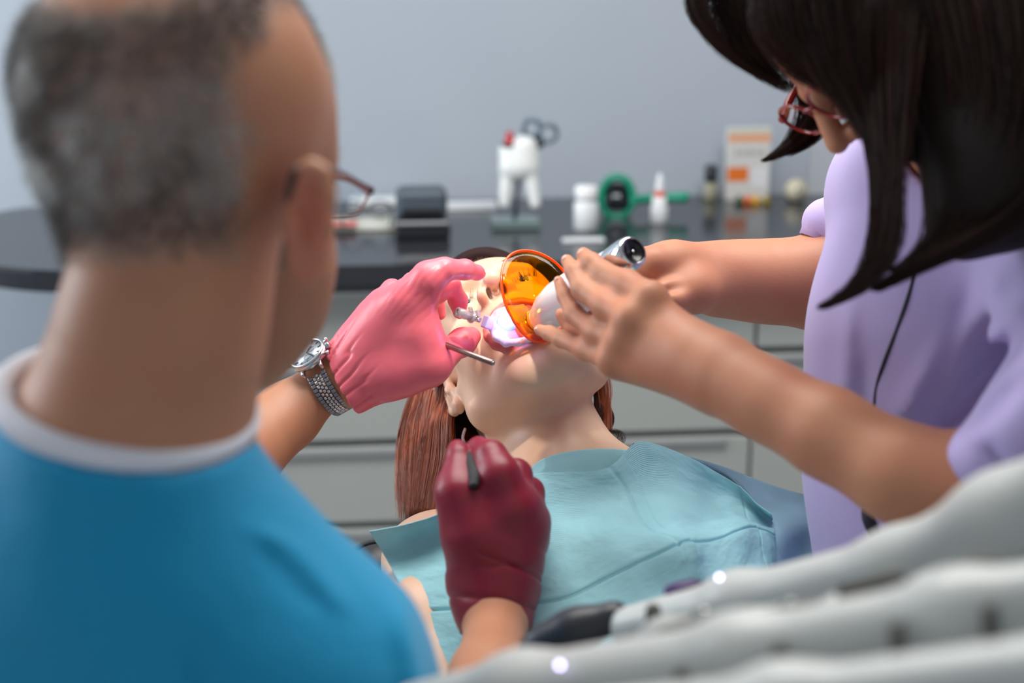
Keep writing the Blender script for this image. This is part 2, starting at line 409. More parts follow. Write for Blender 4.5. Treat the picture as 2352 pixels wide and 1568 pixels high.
# magazine with a pair of spectacles
c = on(832, 520)
bmobj('magazine', boxm(c + [0, 0, .006], (.155, .10, .010), RC, .002), mat('glossy_paper', lin((222, 222, 216)), .35, noise=(9, lin((196, 190, 120)), .8)), label='white magazine with yellow print lying on the counter behind the eyeglasses', cat='magazine')
tag(bmobj('booklet', boxm(c + CU * -.055 + CVd * .035 + [0, 0, .014], (.09, .05, .004), RC, .001), mat('red_print', lin((214, 120, 110)), .5)), 'small booklet with a red edge on the white magazine', 'booklet')
e = empty('reading_glasses', c + [0, 0, .012], label='dark folded spectacles lying on the white magazine', cat='eyeglasses')
M_dfr = mat('dark_frame', lin((52, 66, 74)), .4)
for s in (-1, 1):
    a = np.linspace(0, 2 * math.pi, 25)[:-1]; q = c + CU * (s * .028 + .01) + CVd * -.01 + [0, 0, .034]
    vobj('rim', tube(q[None] + np.cos(a)[:, None] * CU * .023 + np.sin(a)[:, None] * np.array([0, -.003, .017]), .0024, 6, True), M_dfr, e)
    vobj('temple', tube([q + CU * s * .022 + [0, 0, .01], q + CU * s * .024 + CVd * .05 + [0, 0, -.012], q + CU * s * .02 + CVd * .085 + [0, 0, -.016]], .0025, 6, n=12), M_dfr, e)
vobj('bridge', tube([c + CU * .005 + CVd * -.01 + [0, 0, .038], c + CU * .015 + CVd * -.01 + [0, 0, .038]], .0025, 6, n=5), M_dfr, e)
# dark tape dispenser / card terminal
c = on(970, 540); e = empty('card_terminal', c, label='dark grey desktop terminal with a silver bar on the counter left of the tooth model', cat='device')
bmobj('base', boxm(c + CVd * -.01 + [0, 0, .016], (.112, .11, .030), RC, .008, 3), M_blk, e)
bmobj('silver_bar', boxm(c + CVd * .046 + [0, 0, .034], (.104, .012, .008), RC, .003), M_alu, e)
bmobj('body', boxm(c + CVd * -.035 + [0, 0, .062], (.105, .075, .062), RC, .016, 4), mat('slate_plastic', lin((74, 84, 94)), .45), e)
bmobj('slot', boxm(c + CVd * .004 + [0, 0, .048], (.08, .004, .014), RC, .002), mat('slot_black', (.004, .004, .006), .6), e)
c = on(1082, 478); bmobj('white_paper_pad', boxm(c + [0, 0, .006], (.115, .05, .012), RC, .002), M_wht, label='narrow white paper pad between dark terminal and tooth model', cat='paper pad')
c = on(880, 470); bmobj('white_tray', boxm(c + [0, 0, .008], (.15, .05, .016), RC, .004), M_wht, label='low white tray against the wall behind the spectacles', cat='tray')

# tooth model with a red cone, ring-handled tool and two roots
c = on(1182, 520); z3 = np.array([0, 0, 1.0])
e = empty('tooth_model', c, label='large white model tooth with two roots standing on a glass block', cat='model tooth')
s = 1 / 1090 * 1.0; 
def tp(px, py, dv=0): return W(px, py, c) + CVd * dv
M_tooth = mat('tooth_enamel', lin((226, 228, 226)), .3, sss=.05)
b = Body(.02); dz = (c - CAM) @ FW; r_ = lambda x: RM(x, dz)
b.cone(tp(1168, 350), tp(1172, 385), r_(24), r_(26)).cone(tp(1212, 335), tp(1214, 380), r_(27), r_(26))
b.cone(tp(1195, 345), tp(1192, 385), r_(26), r_(30))
b.cone(tp(1167, 385), tp(1158, 468), r_(19), r_(13), .008).cone(tp(1216, 385), tp(1229, 468), r_(19), r_(13), .008)
b.ell(tp(1168, 322), (r_(16), r_(12), r_(16)), op='sub', k=.006)
V, F = b.mesh(.0022); vobj('tooth', (V, F), M_tooth, e)
bmobj('base', boxm(c + [0, 0, .009], (.10, .075, .018), RC, .003), mat('glass_base', lin((120, 140, 138)), .08, .2), e)
vobj('post', tube([c + [0, 0, .015], tp(1195, 385)], .005, 8, n=4), M_blk, e)
ec = empty('red_cone', tp(1170, 330, .01), label='small red cone stuck in the top of the model tooth', cat='cone')
vobj('cone_tip', lathe([(0, 0), (r_(15), 0), (r_(13), .004), (r_(6), .028), (0, .032)], tp(1169, 332, .012)), mat('red_plastic', lin((176, 20, 24)), .35), ec)
vobj('cone_collar', lathe([(r_(17), 0), (r_(18), .003), (r_(17), .006), (r_(12), .006)], tp(1169, 334, .012)), M_blk, ec)
es = empty('ring_handled_scissors', tp(1240, 320), label='grey ring-handled scissors leaning in the model tooth', cat='scissors')
M_stl = mat('steel_grey', lin((112, 128, 140)), .3, .6)
a = np.linspace(0, 2 * math.pi, 29)[:-1]
for px, py, rr in ((1219, 291, 19), (1256, 303, 20)):
    vobj('finger_ring', tube(tp(px, py, .02)[None] + np.cos(a)[:, None] * RT * r_(rr) + np.sin(a)[:, None] * z3 * r_(rr), r_(5.5), 8, True), M_stl, es)
vobj('shank', tube([tp(1226, 308, .02), tp(1232, 325, .015), tp(1212, 352, .0)], [r_(5), r_(4), r_(3)], 8, n=10), M_blk, es)
vobj('shank', tube([tp(1246, 322, .02), tp(1240, 332, .015), tp(1214, 350, .0)], [r_(7), r_(6), r_(3)], 8, n=10), M_blk, es)

# white pill bottle
c = on(1345, 527); dz = (c - CAM) @ FW; r_ = lambda x: RM(x, dz)
e = empty('pill_bottle', c, label='white plastic bottle with a screw cap on the counter right of the tooth model', cat='bottle')
vobj('bottle_body', lathe([(0, 0), (r_(25), 0), (r_(28), .003), (r_(28), r_(60)), (r_(22), r_(68)), (r_(20), r_(72)), (0, r_(72))], c), M_wht, e)
vobj('cap', lathe([(0, r_(72)), (r_(25), r_(72)), (r_(26), r_(75)), (r_(26), r_(98)), (r_(23), r_(101)), (0, r_(101))], c), mat('cap_white', lin((240, 240, 240)), .4), e)
bmobj('white_strip', boxm(on(1340, 556) + [0, 0, .004], (.085, .02, .008), RC, .003), M_wht, label='short white plastic strip lying at the front of the counter', cat='strip')
# green hand mirror standing on edge
c = on(1425, 495); dz = (c - CAM) @ FW; r_ = lambda x: RM(x, dz); M_grn = mat('green_plastic', lin((20, 150, 118)), .35)
e = empty('hand_mirror', c, label='green plastic hand mirror with a long handle lying behind the white bottles', cat='hand mirror')
q = P(1417, 452, dz - .02); a = np.linspace(0, 2 * math.pi, 37)[:-1]
vobj('mirror_rim', tube(q[None] + np.cos(a)[:, None] * RT * r_(36) + np.sin(a)[:, None] * (UP * r_(44) - FW * .01), r_(9), 10, True), M_grn, e)
vobj('mirror_glass', lathe([(0, 0), (r_(34), 0), (r_(34), .002), (0, .002)], q, -FW + UP * .2, sx=1), mat('mirror_glass', (.05, .055, .06), .08, .9), e)
vobj('handle', tube([P(1450, 462, dz - .02), P(1490, 456, dz), P(1580, 453, dz)], [r_(11), r_(11), r_(13)], 10, n=14), M_grn, e)
# dropper bottle with a red band
c = on(1513, 512); dz = (c - CAM) @ FW; r_ = lambda x: RM(x, dz)
e = empty('dropper_bottle', c, label='small white dropper bottle with a red band and pointed tip', cat='bottle')
vobj('bottle_body', lathe([(0, 0), (r_(18), 0), (r_(20), .002), (r_(20), r_(38)), (r_(16), r_(44)), (r_(16), r_(62)), (0, r_(62))], c), M_wht, e)
vobj('red_band', lathe([(r_(12), r_(62)), (r_(12), r_(76)), (0, r_(76))], c), mat('red_band', lin((205, 70, 50)), .4), e)
vobj('nozzle', lathe([(r_(11), r_(76)), (r_(9), r_(90)), (r_(5), r_(112)), (r_(3), r_(114)), (0, r_(114))], c), M_wht, e)
# dark glass bottle
c = on(1631, 458); dz = (c - CAM) @ FW; r_ = lambda x: RM(x, dz)
e = empty('dark_cap_bottle', c, label='small pale bottle with a tall black cap left of the orange and white carton', cat='bottle')
vobj('bottle_body', lathe([(0, 0), (r_(15), 0), (r_(16), .003), (r_(16), r_(34)), (r_(11), r_(42)), (0, r_(42))], c), mat('pale_label', lin((176, 172, 150)), .3, noise=(60, lin((90, 84, 50)), .7)), e)
vobj('cap', lathe([(0, r_(42)), (r_(14), r_(42)), (r_(15), r_(45)), (r_(15), r_(76)), (r_(11), r_(80)), (0, r_(80))], c), M_blk, e)
# carton, white with orange print
c = on(1714, 458); dz = (c - CAM) @ FW; r_ = lambda x: RM(x, dz); H = r_(158) / math.cos(PITCH); Wd = r_(100)
e = empty('product_carton', c, label='tall white carton with orange panels standing near the wall corner', cat='carton')
bmobj('box', boxm(c + [0, 0, H / 2] - CVd * .005, (Wd, .022, H), RC, .001), mat('carton_white', lin((216, 214, 210)), .45), e)
M_org = mat('orange_print', lin((232, 120, 40)), .5); M_peach = mat('peach_print', lin((235, 165, 120)), .5); M_gr = mat('grey_print', lin((150, 150, 150)), .5)
def pr(n, u, z, wu, wz, m): bmobj(n, boxm(c + CU * u + CVd * .0058 + [0, 0, z], (wu, .001, wz), RC), m, e)
pr('top_panel', 0, H * .86, Wd * .98, H * .10, M_peach); pr('edge_panel', 0, H * .955, Wd * .98, H * .05, mat('cream_print', lin((206, 204, 180)), .5))
pr('orange_panel', -Wd * .24, H * .36, Wd * .48, H * .20, M_org)
pr('white_panel', Wd * .27, H * .32, Wd * .36, H * .26, M_wht)
for k in range(7): pr('lettering', -Wd * .28 + k * Wd * .10, H * .66, Wd * .045, H * (.07 if k % 3 else .10), M_gr)
for k, (px, cc) in enumerate(((1690, (60, 90, 60)), (1708, (214, 96, 20)), (1728, (220, 160, 20)), (1752, (150, 130, 40)))):
    c2 = on(px, 462); n = ['dark green', 'deep orange', 'yellow', 'olive'][k]
    tag(vobj('flower_figurine', lathe([(0, 0), (.009, 0), (.011, .005), (.008, .012), (.004, .018), (0, .02)], c2 + CVd * .03, seg=14), mat('gummy_' + str(k), lin(cc), .4)), n + ' bead-like ornament at the foot of the orange and white carton', 'ornament', 'coloured ornaments by the carton')
# small cream clock
c = on(1827, 462); dz = (c - CAM) @ FW; r_ = lambda x: RM(x, dz)
e = empty('desk_clock', c, label='small cream desk clock with a round face on the counter', cat='clock')
q = c + np.array([0, 0, r_(26)])
vobj('clock_case', lathe([(0, -.012), (r_(20), -.012), (r_(25), -.008), (r_(25), .008), (r_(21), .012), (0, .012)], q, CVd), mat('cream_plastic', lin((202, 192, 164)), .4), e)
vobj('clock_face', lathe([(0, 0), (r_(17), 0), (r_(17), .001), (0, .001)], q + CVd * .0125, CVd), mat('cream_dial', lin((214, 208, 188)), .5), e)
bmobj('clock_hand', boxm(q + CVd * .0145 + [0, 0, r_(5)], (r_(3), .001, r_(12)), RC), M_blk, e)
bmobj('foot', boxm(c + [0, 0, .003], (r_(34), .02, .006), RC, .001), M_blk, e)
# ================================================================ the patient
HL = np.array([[.9312, -.1836, -.315], [.3206, .8238, .4676], [-.1736, .5364, -.8259]])   # head axes in view terms: left, forward, up
_f, _x = HL[:, 1].copy(), HL[:, 0].copy(); HL[:, 1] = _f * .998 - _x * .061; HL[:, 0] = _x * .998 + _f * .061
HT = CAM + RT * .00765 + UP * -.02185 + FW * 1.46
HM = MC @ HL
def H(x, y, z): return HT + HM @ np.array([x, y, z], float)
def PX(p):
    q = np.asarray(p) - CAM; d = q @ FW; return (round(1176 + q @ RT * FPX / d), round(784 - q @ UP * FPX / d), round(d, 3))
SK = dict(rough=.42, sss=.18)
M_skin_f = mat('fair_skin', lin((228, 188, 158)), bump=(420, .18, .0006), noise=(55, lin((222, 172, 150)), .35, 'MIX'), attr=True, **SK)
hd = Body(.016)
hd.ell(H(0, -.010, .045), (.073, .094, .076), HM).ell(H(0, .030, .055), (.062, .060, .055), HM)
hd.ell(H(0, .030, -.010), (.058, .058, .068), HM, k=.02)
for s in (-1, 1):
    hd.cone(H(s * .055, .004, -.022), H(s * .052, .004, -.062), .018, .017, .02)             # jaw branch
    hd.cone(H(s * .052, .004, -.062), H(s * .018 + .006, .058, -.106), .018, .017, .022)
    hd.ell(H(s * .044, .048, -.006), (.020, .024, .016), HM, k=.018)                          # cheekbone
    hd.ell(H(s * .040, .048, -.045), (.020, .028, .028), HM, k=.02)
    hd.cone(H(s * .012, .087, .040), H(s * .040, .076, .038), .007, .007, .015)               # brow
hd.cone(H(-.008, .060, -.108), H(.018, .060, -.108), .0175, .0175, .022)                      # chin
hd.ell(H(.004, .030, -.085), (.040, .045, .026), HM, k=.03)                                   # floor of the jaw
hd.ell(H(0, .070, -.035), (.034, .030, .030), HM, k=.016)
hd.cone(H(0, .086, .026), H(-.004, .112, -.012), .0075, .0095, .008)                              # nose
for s in (-1, 1):
    hd.ell(H(s * .0125 - .005, .099, -.018), (.0078, .0105, .0085), HM, k=.006)
    hd.ell(H(s * .033, .094, .022), (.0165, .015, .011), HM, k=.014, op='sub')
    hd.ell(H(s * .0315, .0715, .019), (.0145, .0140, .0140), HM, k=.005)                      # lids over the eyeball
    hd.cone(H(s * .0225, .0875, .0135), H(s * .0405, .0815, .0135), .0034, .0026, .002, op='sub')    # slit between the lids
# neck, shoulders, chest, near arm
hd.pc([(1215, 960, 1.475, 118), (1265, 1040, 1.43, 122), (1310, 1130, 1.40, 150)], .03)
hd.pc([(1225, 900, 1.44, 70), (1275, 1040, 1.365, 60)], .03)                                   # throat
hd.pc([(1040, 1290, 1.35, 115), (1310, 1180, 1.37, 120), (1640, 1210, 1.40, 120)], .05)
hd.pe(1400, 1450, 1.345, 300, 190, 230, -12, k=.05)
hd.pc([(975, 1290, 1.34, 98), (965, 1420, 1.275, 84), (1040, 1640, 1.19, 84)], .03)
hd.pc([(1700, 1260, 1.42, 90), (1790, 1420, 1.39, 85)], .03)
# ears
def ear(s):
    e = lambda x, y, z: H(s * (.0725 + x), y, z)
    hd.ell(e(.003, -.006, .0), (.006, .015, .027), HM, k=.006)
    q = [e(.002, .008, .008), e(.009, .004, .026), e(.014, -.010, .031), e(.018, -.021, .020), e(.016, -.022, .0), e(.009, -.014, -.018), e(.005, -.004, -.027)]
    for a, b, ra, rb in zip(q[:-1], q[1:], (.003, .0034, .0036, .0036, .0036, .0040), (.0034, .0036, .0036, .0036, .0040, .0058)): hd.cone(a, b, ra, rb, .003)
    hd.ell(e(.005, -.001, -.028), (.0055, .0085, .0085), HM, k=.004)                           # lobe
    hd.ell(e(.013, -.007, .004), (.0075, .0095, .017), HM, k=.004, op='sub')
    hd.cone(e(.008, -.013, .018), e(.010, -.013, -.010), .0026, .003, .003)                    # inner ridge
    hd.ell(e(.007, .0045, -.004), (.0035, .0035, .006), HM, k=.003)                            # tragus
    hd.ell(e(.009, -.004, -.003), (.004, .005, .007), HM, k=.002, op='sub')
ear(-1); ear(1)
for s in (-1, 1): hd.ell(H(s * .0068 - .0055, .1045, -.0235), (.0029, .0075, .0052), HM, k=.002, op='sub')   # nostrils
# open mouth with lips
MO = (-.001, .100, -.069)
aa = np.linspace(0, 2 * math.pi, 17)
def lipp(t, g=1.0):
    x = .0305 * g * math.cos(t); z = .0245 * g * math.sin(t); return H(MO[0] + x, .0955 - .55 * abs(x) ** 1.35 * 1.6 - (.012 if z < 0 else .0) * (-z / .0235 if z < 0 else 0), MO[2] + z)
for a, b in zip(aa[:-1], aa[1:]): hd.cone(lipp(a), lipp(b), .0054, .0054, .005)
hd.ell(H(MO[0], .088, MO[2]), (.0268, .040, .0208), HM, k=.003, op='sub')
hd.disp = lambda X: .0002 * (fbm(X * 90, 2) - .5); hd.dm = .001
V, F = hd.mesh(.00125)
def headcol(V):
    L = (V - HT) @ HM; c = np.tile(lin((228, 188, 158)), (len(V), 1))
    def mixc(m, col): 
        m = np.clip(m, 0, 1)[:, None]; c[:] = c * (1 - m) + np.array(lin(col)) * m
    lp = np.array([(lipp(a) - HT) @ HM for a in np.linspace(0, 2 * math.pi, 40)]); dl = np.min(np.linalg.norm(L[:, None] - lp[None], axis=2) if len(L) < 400000 else np.full((len(L), 1), 9), 1) if False else None
    near = np.abs(L).max(1) < .16; dl = np.full(len(L), 9.0); idx = np.where(near)[0]
    for p in lp: dl[idx] = np.minimum(dl[idx], np.linalg.norm(L[idx] - p, axis=1))
    inm = ((L[:, 0] - MO[0]) / .0262) ** 2 + ((L[:, 2] - MO[2]) / .0195) ** 2
    mixc(1 - sst(.0060, .0095, dl), (204, 104, 108))
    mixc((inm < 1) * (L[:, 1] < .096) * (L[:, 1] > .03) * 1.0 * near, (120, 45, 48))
    for s in (-1, 1):
        mixc((1 - sst(.0, .028, np.linalg.norm(L - [s * .045, .06, -.03], axis=1))) * .35, (226, 150, 132))
        mixc(1 - sst(.0026, .0036, np.linalg.norm((L - [s * .0068 - .0055, .1035, -.021]) / [1, 2.2, 1.6], axis=1)) , (16, 6, 6))  # shade inside the nostrils, painted near-black
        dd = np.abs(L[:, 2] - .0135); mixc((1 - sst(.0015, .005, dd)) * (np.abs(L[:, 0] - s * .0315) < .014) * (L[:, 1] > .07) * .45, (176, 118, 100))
    mixc((1 - sst(.0, .016, np.linalg.norm(L - [0, .112, -.014], axis=1))) * .3, (226, 150, 134))
    return c
pat = vobj('person', (V, F), M_skin_f, cols=headcol(V), label='woman with auburn hair lying back with her mouth open under the orange shield', cat='person')
# eyes
M_eye = mat('eye_white', lin((228, 222, 216)), .12); M_iris = mat('iris', lin((86, 100, 104)), .1); M_pup = mat('pupil', (.01, .01, .01), .1)
for s in (-1, 1):
    q = H(s * .0315, .0715, .019); g = HM @ np.array([s * -.1, .93, -.45]); g /= np.linalg.norm(g)
    ev = vobj('eye', lathe([(.0128 * math.sin(t), -.0128 * math.cos(t)) for t in np.linspace(0, math.pi, 18)], q, g, 24), M_eye, pat)
    vobj('iris', lathe([(0, .0131), (.003, .0130), (.0056, .0118)], q, g, 20), M_iris, ev); vobj('pupil', lathe([(0, .0133), (.0022, .0132), (.0024, .0130)], q, g, 16), M_pup, ev)
def hair3(name, roots, m, parent, rad=.0002, n=6):
    Vs = []
    for p0, p1, p2 in roots:
        t = np.linspace(0, 1, n)[:, None]; pts = (1 - t) ** 2 * p0 + 2 * t * (1 - t) * p1 + t * t * p2
        V, F = tube(pts, rad * (1 - .8 * t[:, 0]), 3); Vs.append((V[:n * 3], F[(F < n * 3).all(1)]))
    return vobj(name, Vs, m, parent)
M_lash = mat('lash_brown', lin((44, 28, 22)), .5); M_brow = mat('brow_brown', lin((96, 72, 64)), .6)
for s in (-1, 1):
    R = []
    for t in np.sort(rng.uniform(-1, 1, 30)):
        x = .0315 + .0125 * t; z = .0165 - .003 * t * t; p = H(s * x, .0845 - .004 * t * t, z)
        R.append((p, H(s * (x + .001 * t), .0880, z - .001), H(s * (x + .004 * t + rng.normal(0, .0009)), .0915 + rng.normal(0, .0010), z + .0025 + rng.normal(0, .001))))
    hair3('eyelashes', R, M_lash, pat, .00028)
    R = []
    for k in range(330):
        t = rng.uniform(-1, 1); x = .031 + .021 * t; z = .0445 + .004 * (1 - (t - .2) ** 2) + rng.normal(0, .0018); y = .0915 - .014 * ((x - .01) / .04) ** 2
        p = H(s * x, y - .003, z); R.append((p, H(s * (x + .003), y + .0015, z + .001), H(s * (x + .008), y - .0005, z + .0015)))
    hair3('eyebrow', R, M_brow, pat, .00022)
# teeth
M_enam = mat('enamel', lin((232, 226, 212)), .25, sss=.05)
tv = []
for k in range(-4, 5):
    if k == 0: continue
    a = (abs(k) - .5) * .30 * (1 if k > 0 else -1); q = H(MO[0] + .021 * math.sin(a), .068 + .020 * math.cos(a), MO[2] + .0165)
    b = Body(0).ell(q, (.0042, .003, .0065), HM); Vt, Ft = b.mesh(.0011, 1); tv.append((Vt, Ft))
vobj('upper_teeth', tv, M_enam, pat)
# auburn hair: a cap over the skull and long strands hanging on both sides
hc = {}
def hairmat(name, c1, c2, rough=.35, spec=.6):
    def ex(nt, b, tc):
        N = nt.nodes; L = nt.links; g = N.new('ShaderNodeNewGeometry'); r = N.new('ShaderNodeValToRGB')
        r.color_ramp.elements[0].color = tuple(lin(c1)) + (1,); r.color_ramp.elements[1].color = tuple(lin(c2)) + (1,)
        L.new(g.outputs['Random Per Island'], r.inputs[0]); L.new(r.outputs[0], b.inputs['Base Color'])
    return mat(name, lin(c1), rough, spec=spec, extra=ex)
M_aub = hairmat('auburn_hair', (84, 30, 12), (186, 88, 38), .3); M_aubd = mat('auburn_mass', lin((40, 15, 12)), .7, spec=.2)
capb = Body(.02); capb.ell(H(0, -.022, .052), (.080, .098, .082), HM); capb.ell(H(0, .012, .100), (.060, .074, .040), HM, k=.02)
capb.ell(H(0, .095, .025), (.070, .060, .070), HM, k=.012, op='sub'); capb.ell(H(-.08, .01, -.01), (.03, .03, .045), HM, k=.01, op='sub'); capb.ell(H(.08, .01, -.01), (.03, .03, .045), HM, k=.01, op='sub')
capb.pc([(990, 930, 1.52, 45), (980, 1060, 1.50, 42), (958, 1190, 1.46, 26)], .03)
capb.pc([(1080, 960, 1.53, 50), (1040, 1100, 1.52, 50), (1000, 1200, 1.48, 30)], .03)
capb.pc([(1368, 850, 1.50, 14), (1385, 960, 1.47, 16), (1395, 1030, 1.44, 10)], .02)
V, F = capb.mesh(.0025); hr = vobj('hair', (V, F), M_aubd, pat)
G1 = [(3, [(1020, 820, 1.50, 30), (990, 950, 1.48, 45), (975, 1070, 1.46, 48), (950, 1200, 1.42, 22)]),
      (3, [(1040, 870, 1.49, 14), (1010, 970, 1.455, 30), (1000, 1080, 1.44, 40), (975, 1195, 1.41, 25)]),
      (2, [(1075, 960, 1.52, 20), (1050, 1050, 1.49, 32), (1020, 1130, 1.47, 34), (990, 1190, 1.44, 20)]),
      (1.2, [(985, 840, 1.52, 20), (940, 980, 1.50, 22), (930, 1090, 1.48, 22), (925, 1210, 1.44, 14)]),
      (.5, [(1372, 840, 1.50, 9), (1388, 920, 1.47, 12), (1392, 990, 1.45, 12), (1400, 1040, 1.43, 10)]),
      (.08, [(1385, 830, 1.48, 8), (1398, 900, 1.46, 7), (1390, 960, 1.45, 5)])]
vobj('hair_strands', strands(G1, 4400, .00026, 20, seed=3), M_aub, hr)
R = []
for k in range(7000):                                      # front hairline combed back over the crown
    t = rng.uniform(-1, 1); x = .066 * t; u_ = rng.uniform(0, 1) ** 1.6; z = .093 - .055 * t * t - .004 + .046 * u_; y = .082 - .055 * t * t - .030 * u_ - .05 * u_ * u_ + rng.normal(0, .001)
    p = H(x * .98, y - .004, z); R.append((p, H(x * 1.03 + rng.normal(0, .002), y + .003, z + .016), H(x * 1.1 + rng.normal(0, .004), y - .030, z + .034 + rng.normal(0, .003))))
hair3('hairline_strands', R, hairmat('dark_auburn', (38, 14, 14), (84, 34, 30), .4), hr, .0003, 8)
# curl behind the collar
vobj('stray_curl', strands([(1, [(1395, 990, 1.44, 6), (1420, 992, 1.42, 9), (1425, 1012, 1.41, 10), (1408, 1030, 1.41, 9)])], 60, .00016, 14, seed=5), M_lash, hr)

# ---------------------------------------------------------------- treatment chair
M_lea = mat('black_leather', lin((44, 42, 46)), .4, bump=(200, .2, .001))
ch = empty('dental_chair', P(1300, 1500, 1.45), label='black padded dental chair under the lying woman', cat='chair')
b = Body(.03); b.pe(1300, 1440, 1.62, 480, 190, 150, -4); b.pe(880, 1345, 1.50, 115, 110, 100)
V, F = b.mesh(.005); vobj('backrest', (V, F), M_lea, ch)
b = Body(.02); b.ell(H(0, -.158, .0), (.085, .030, .07), HM); V, F = b.mesh(.004); vobj('headrest', (V, F), M_lea, ch)
vobj('seam', tube([P(800, 1275, 1.455), P(840, 1250, 1.45), P(890, 1240, 1.445)], .0018, 6, n=16), mat('seam_thread', lin((24, 24, 26)), .6), ch)
vobj('headrest_bar', tube([H(0, -.17, -.03), P(1300, 1300, 1.66)], .012, 8, n=4), M_alu, ch)
vobj('pedestal', lathe([(.0, 0), (.28, 0), (.27, .03), (.08, .06), (.07, .5), (0, .5)], np.r_[P(1350, 1500, 1.5)[:2], 0]), M_white, ch)

# ---------------------------------------------------------------- paper bib
def ribs(nt, b, tc):
    N = nt.nodes; L = nt.links; uv = N.new('ShaderNodeAttribute'); uv.attribute_name = 'Col'; sp = N.new('ShaderNodeSeparateColor'); L.new(uv.outputs['Color'], sp.inputs[0])
    def mm(op, a, v): 
        n = N.new('ShaderNodeMath'); n.operation = op; L.new(a, n.inputs[0])
        if isinstance(v, float): n.inputs[1].default_value = v
        else: L.new(v, n.inputs[1])
        return n.outputs[0]
    s = mm('SINE', mm('MULTIPLY', sp.outputs[1], 760.0), 0.0); q = mm('SINE', mm('MULTIPLY', sp.outputs[0], 2400.0), 0.0)
    sb = mm('MULTIPLY', mm('GREATER_THAN', s, 0.3), q); h = mm('ADD', s, mm('MULTIPLY', sb, .7))
    nz = N.new('ShaderNodeTexNoise'); nz.inputs['Scale'].default_value = 18; nz.inputs['Detail'].default_value = 5; L.new(tc.outputs['Object'], nz.inputs['Vector'])
    mk = N.new('ShaderNodeValToRGB'); mk.color_ramp.elements[0].position = .42; mk.color_ramp.elements[1].position = .58; L.new(nz.outputs['Fac'], mk.inputs[0])
    h2 = mm('MULTIPLY', h, mk.outputs[0]); bu = N.new('ShaderNodeBump'); bu.inputs['Strength'].default_value = .55; bu.inputs['Distance'].default_value = .0005
    L.new(h2, bu.inputs['Height']); n2 = N.new('ShaderNodeTexNoise'); n2.inputs['Scale'].default_value = 60; L.new(tc.outputs['Object'], n2.inputs['Vector'])
    b2 = N.new('ShaderNodeBump'); b2.inputs['Strength'].default_value = .35; b2.inputs['Distance'].default_value = .002; L.new(n2.outputs['Fac'], b2.inputs['Height']); L.new(bu.outputs[0], b2.inputs['Normal']); L.new(b2.outputs[0], b.inputs['Normal'])
M_bib = mat('bib_paper', lin((166, 222, 230)), .7, spec=.25, extra=ribs)
def sheet(name, ctrl, nu, nv, m, parent=None, thick=.0008, disp=None, sm=True, **k):
    V, F = grid(ctrl, nu, nv, thick, disp); uu, vv = np.meshgrid(np.linspace(0, 1, nu), np.linspace(0, 1, nv)); c = np.stack([uu, vv, uu * 0], -1).reshape(-1, 3)
    return vobj(name, (V, F), m, parent, cols=np.vstack([c, c]) if thick else c, sm=sm, **k)
rows = [
 [(848, 1222, 1.27), (1000, 1180, 1.27), (1120, 1125, 1.28), (1215, 1087, 1.30), (1300, 1083, 1.295), (1395, 1076, 1.29), (1470, 1018, 1.325), (1600, 1062, 1.33), (1690, 1112, 1.32), (1772, 1180, 1.30)],
 [(880, 1272, 1.285), (1010, 1240, 1.280), (1130, 1200, 1.275), (1230, 1168, 1.280), (1340, 1150, 1.275), (1435, 1128, 1.280), (1520, 1112, 1.305), (1620, 1128, 1.320), (1700, 1150, 1.320), (1774, 1196, 1.320)],
 [(915, 1335, 1.265), (1040, 1320, 1.250), (1160, 1300, 1.230), (1260, 1272, 1.225), (1370, 1245, 1.225), (1480, 1206, 1.235), (1550, 1190, 1.250), (1640, 1180, 1.280), (1710, 1185, 1.300), (1776, 1214, 1.310)],
 [(948, 1402, 1.245), (1060, 1400, 1.220), (1170, 1390, 1.200), (1290, 1368, 1.185), (1410, 1318, 1.190), (1556, 1252, 1.200), (1620, 1236, 1.225), (1690, 1215, 1.255), (1740, 1208, 1.280), (1780, 1230, 1.295)],
 [(980, 1470, 1.220), (1080, 1480, 1.190), (1200, 1480, 1.165), (1300, 1450, 1.155), (1420, 1400, 1.160), (1575, 1320, 1.180), (1640, 1305, 1.200), (1700, 1290, 1.230), (1750, 1280, 1.255), (1786, 1300, 1.280)],
 [(1012, 1540, 1.200), (1110, 1560, 1.160), (1230, 1570, 1.130), (1340, 1560, 1.125), (1450, 1500, 1.130), (1600, 1420, 1.155), (1660, 1400, 1.180), (1710, 1390, 1.200), (1760, 1380, 1.230), (1795, 1400, 1.260)]]
def crease(u, v):
    d = -.0030 * np.exp(-((v - .60) / .008) ** 2) - .0020 * np.exp(-((u - .56) / .005) ** 2) * (v < .9) - .0012 * np.exp(-((u - .9) / .004) ** 2)
    d += .0040 * np.sin(9 * u + 5 * v + 1.5) * np.exp(-((u - .68) / .16) ** 2) + .0022 * np.sin(14 * u - 11 * v) * (u < .6) + .0012 * np.sin(34 * u + 9 * v)
    uv = np.stack([u.ravel() * 14, v.ravel() * 9, u.ravel() * 0], 1); return d + (.0050 * (fbm(uv, 4) - .45)).reshape(u.shape)
bib = empty('dental_bib', P(1300, 1250, 1.2), label='pale turquoise ribbed paper bib spread over the lying woman', cat='bib')
sheet('paper_sheet', rows, 300, 200, M_bib, bib, disp=crease)
sheet('collar_fold', [[(1190, 1098, 1.325), (1250, 1052, 1.322), (1330, 1033, 1.32), (1400, 1030, 1.33), (1458, 1034, 1.36)],
                      [(1200, 1100, 1.318), (1265, 1074, 1.314), (1345, 1060, 1.312), (1410, 1056, 1.32), (1462, 1042, 1.358)],
                      [(1215, 1106, 1.308), (1280, 1104, 1.306), (1345, 1100, 1.304), (1405, 1094, 1.306), (1475, 1055, 1.35)]], 60, 20, M_bib, bib)
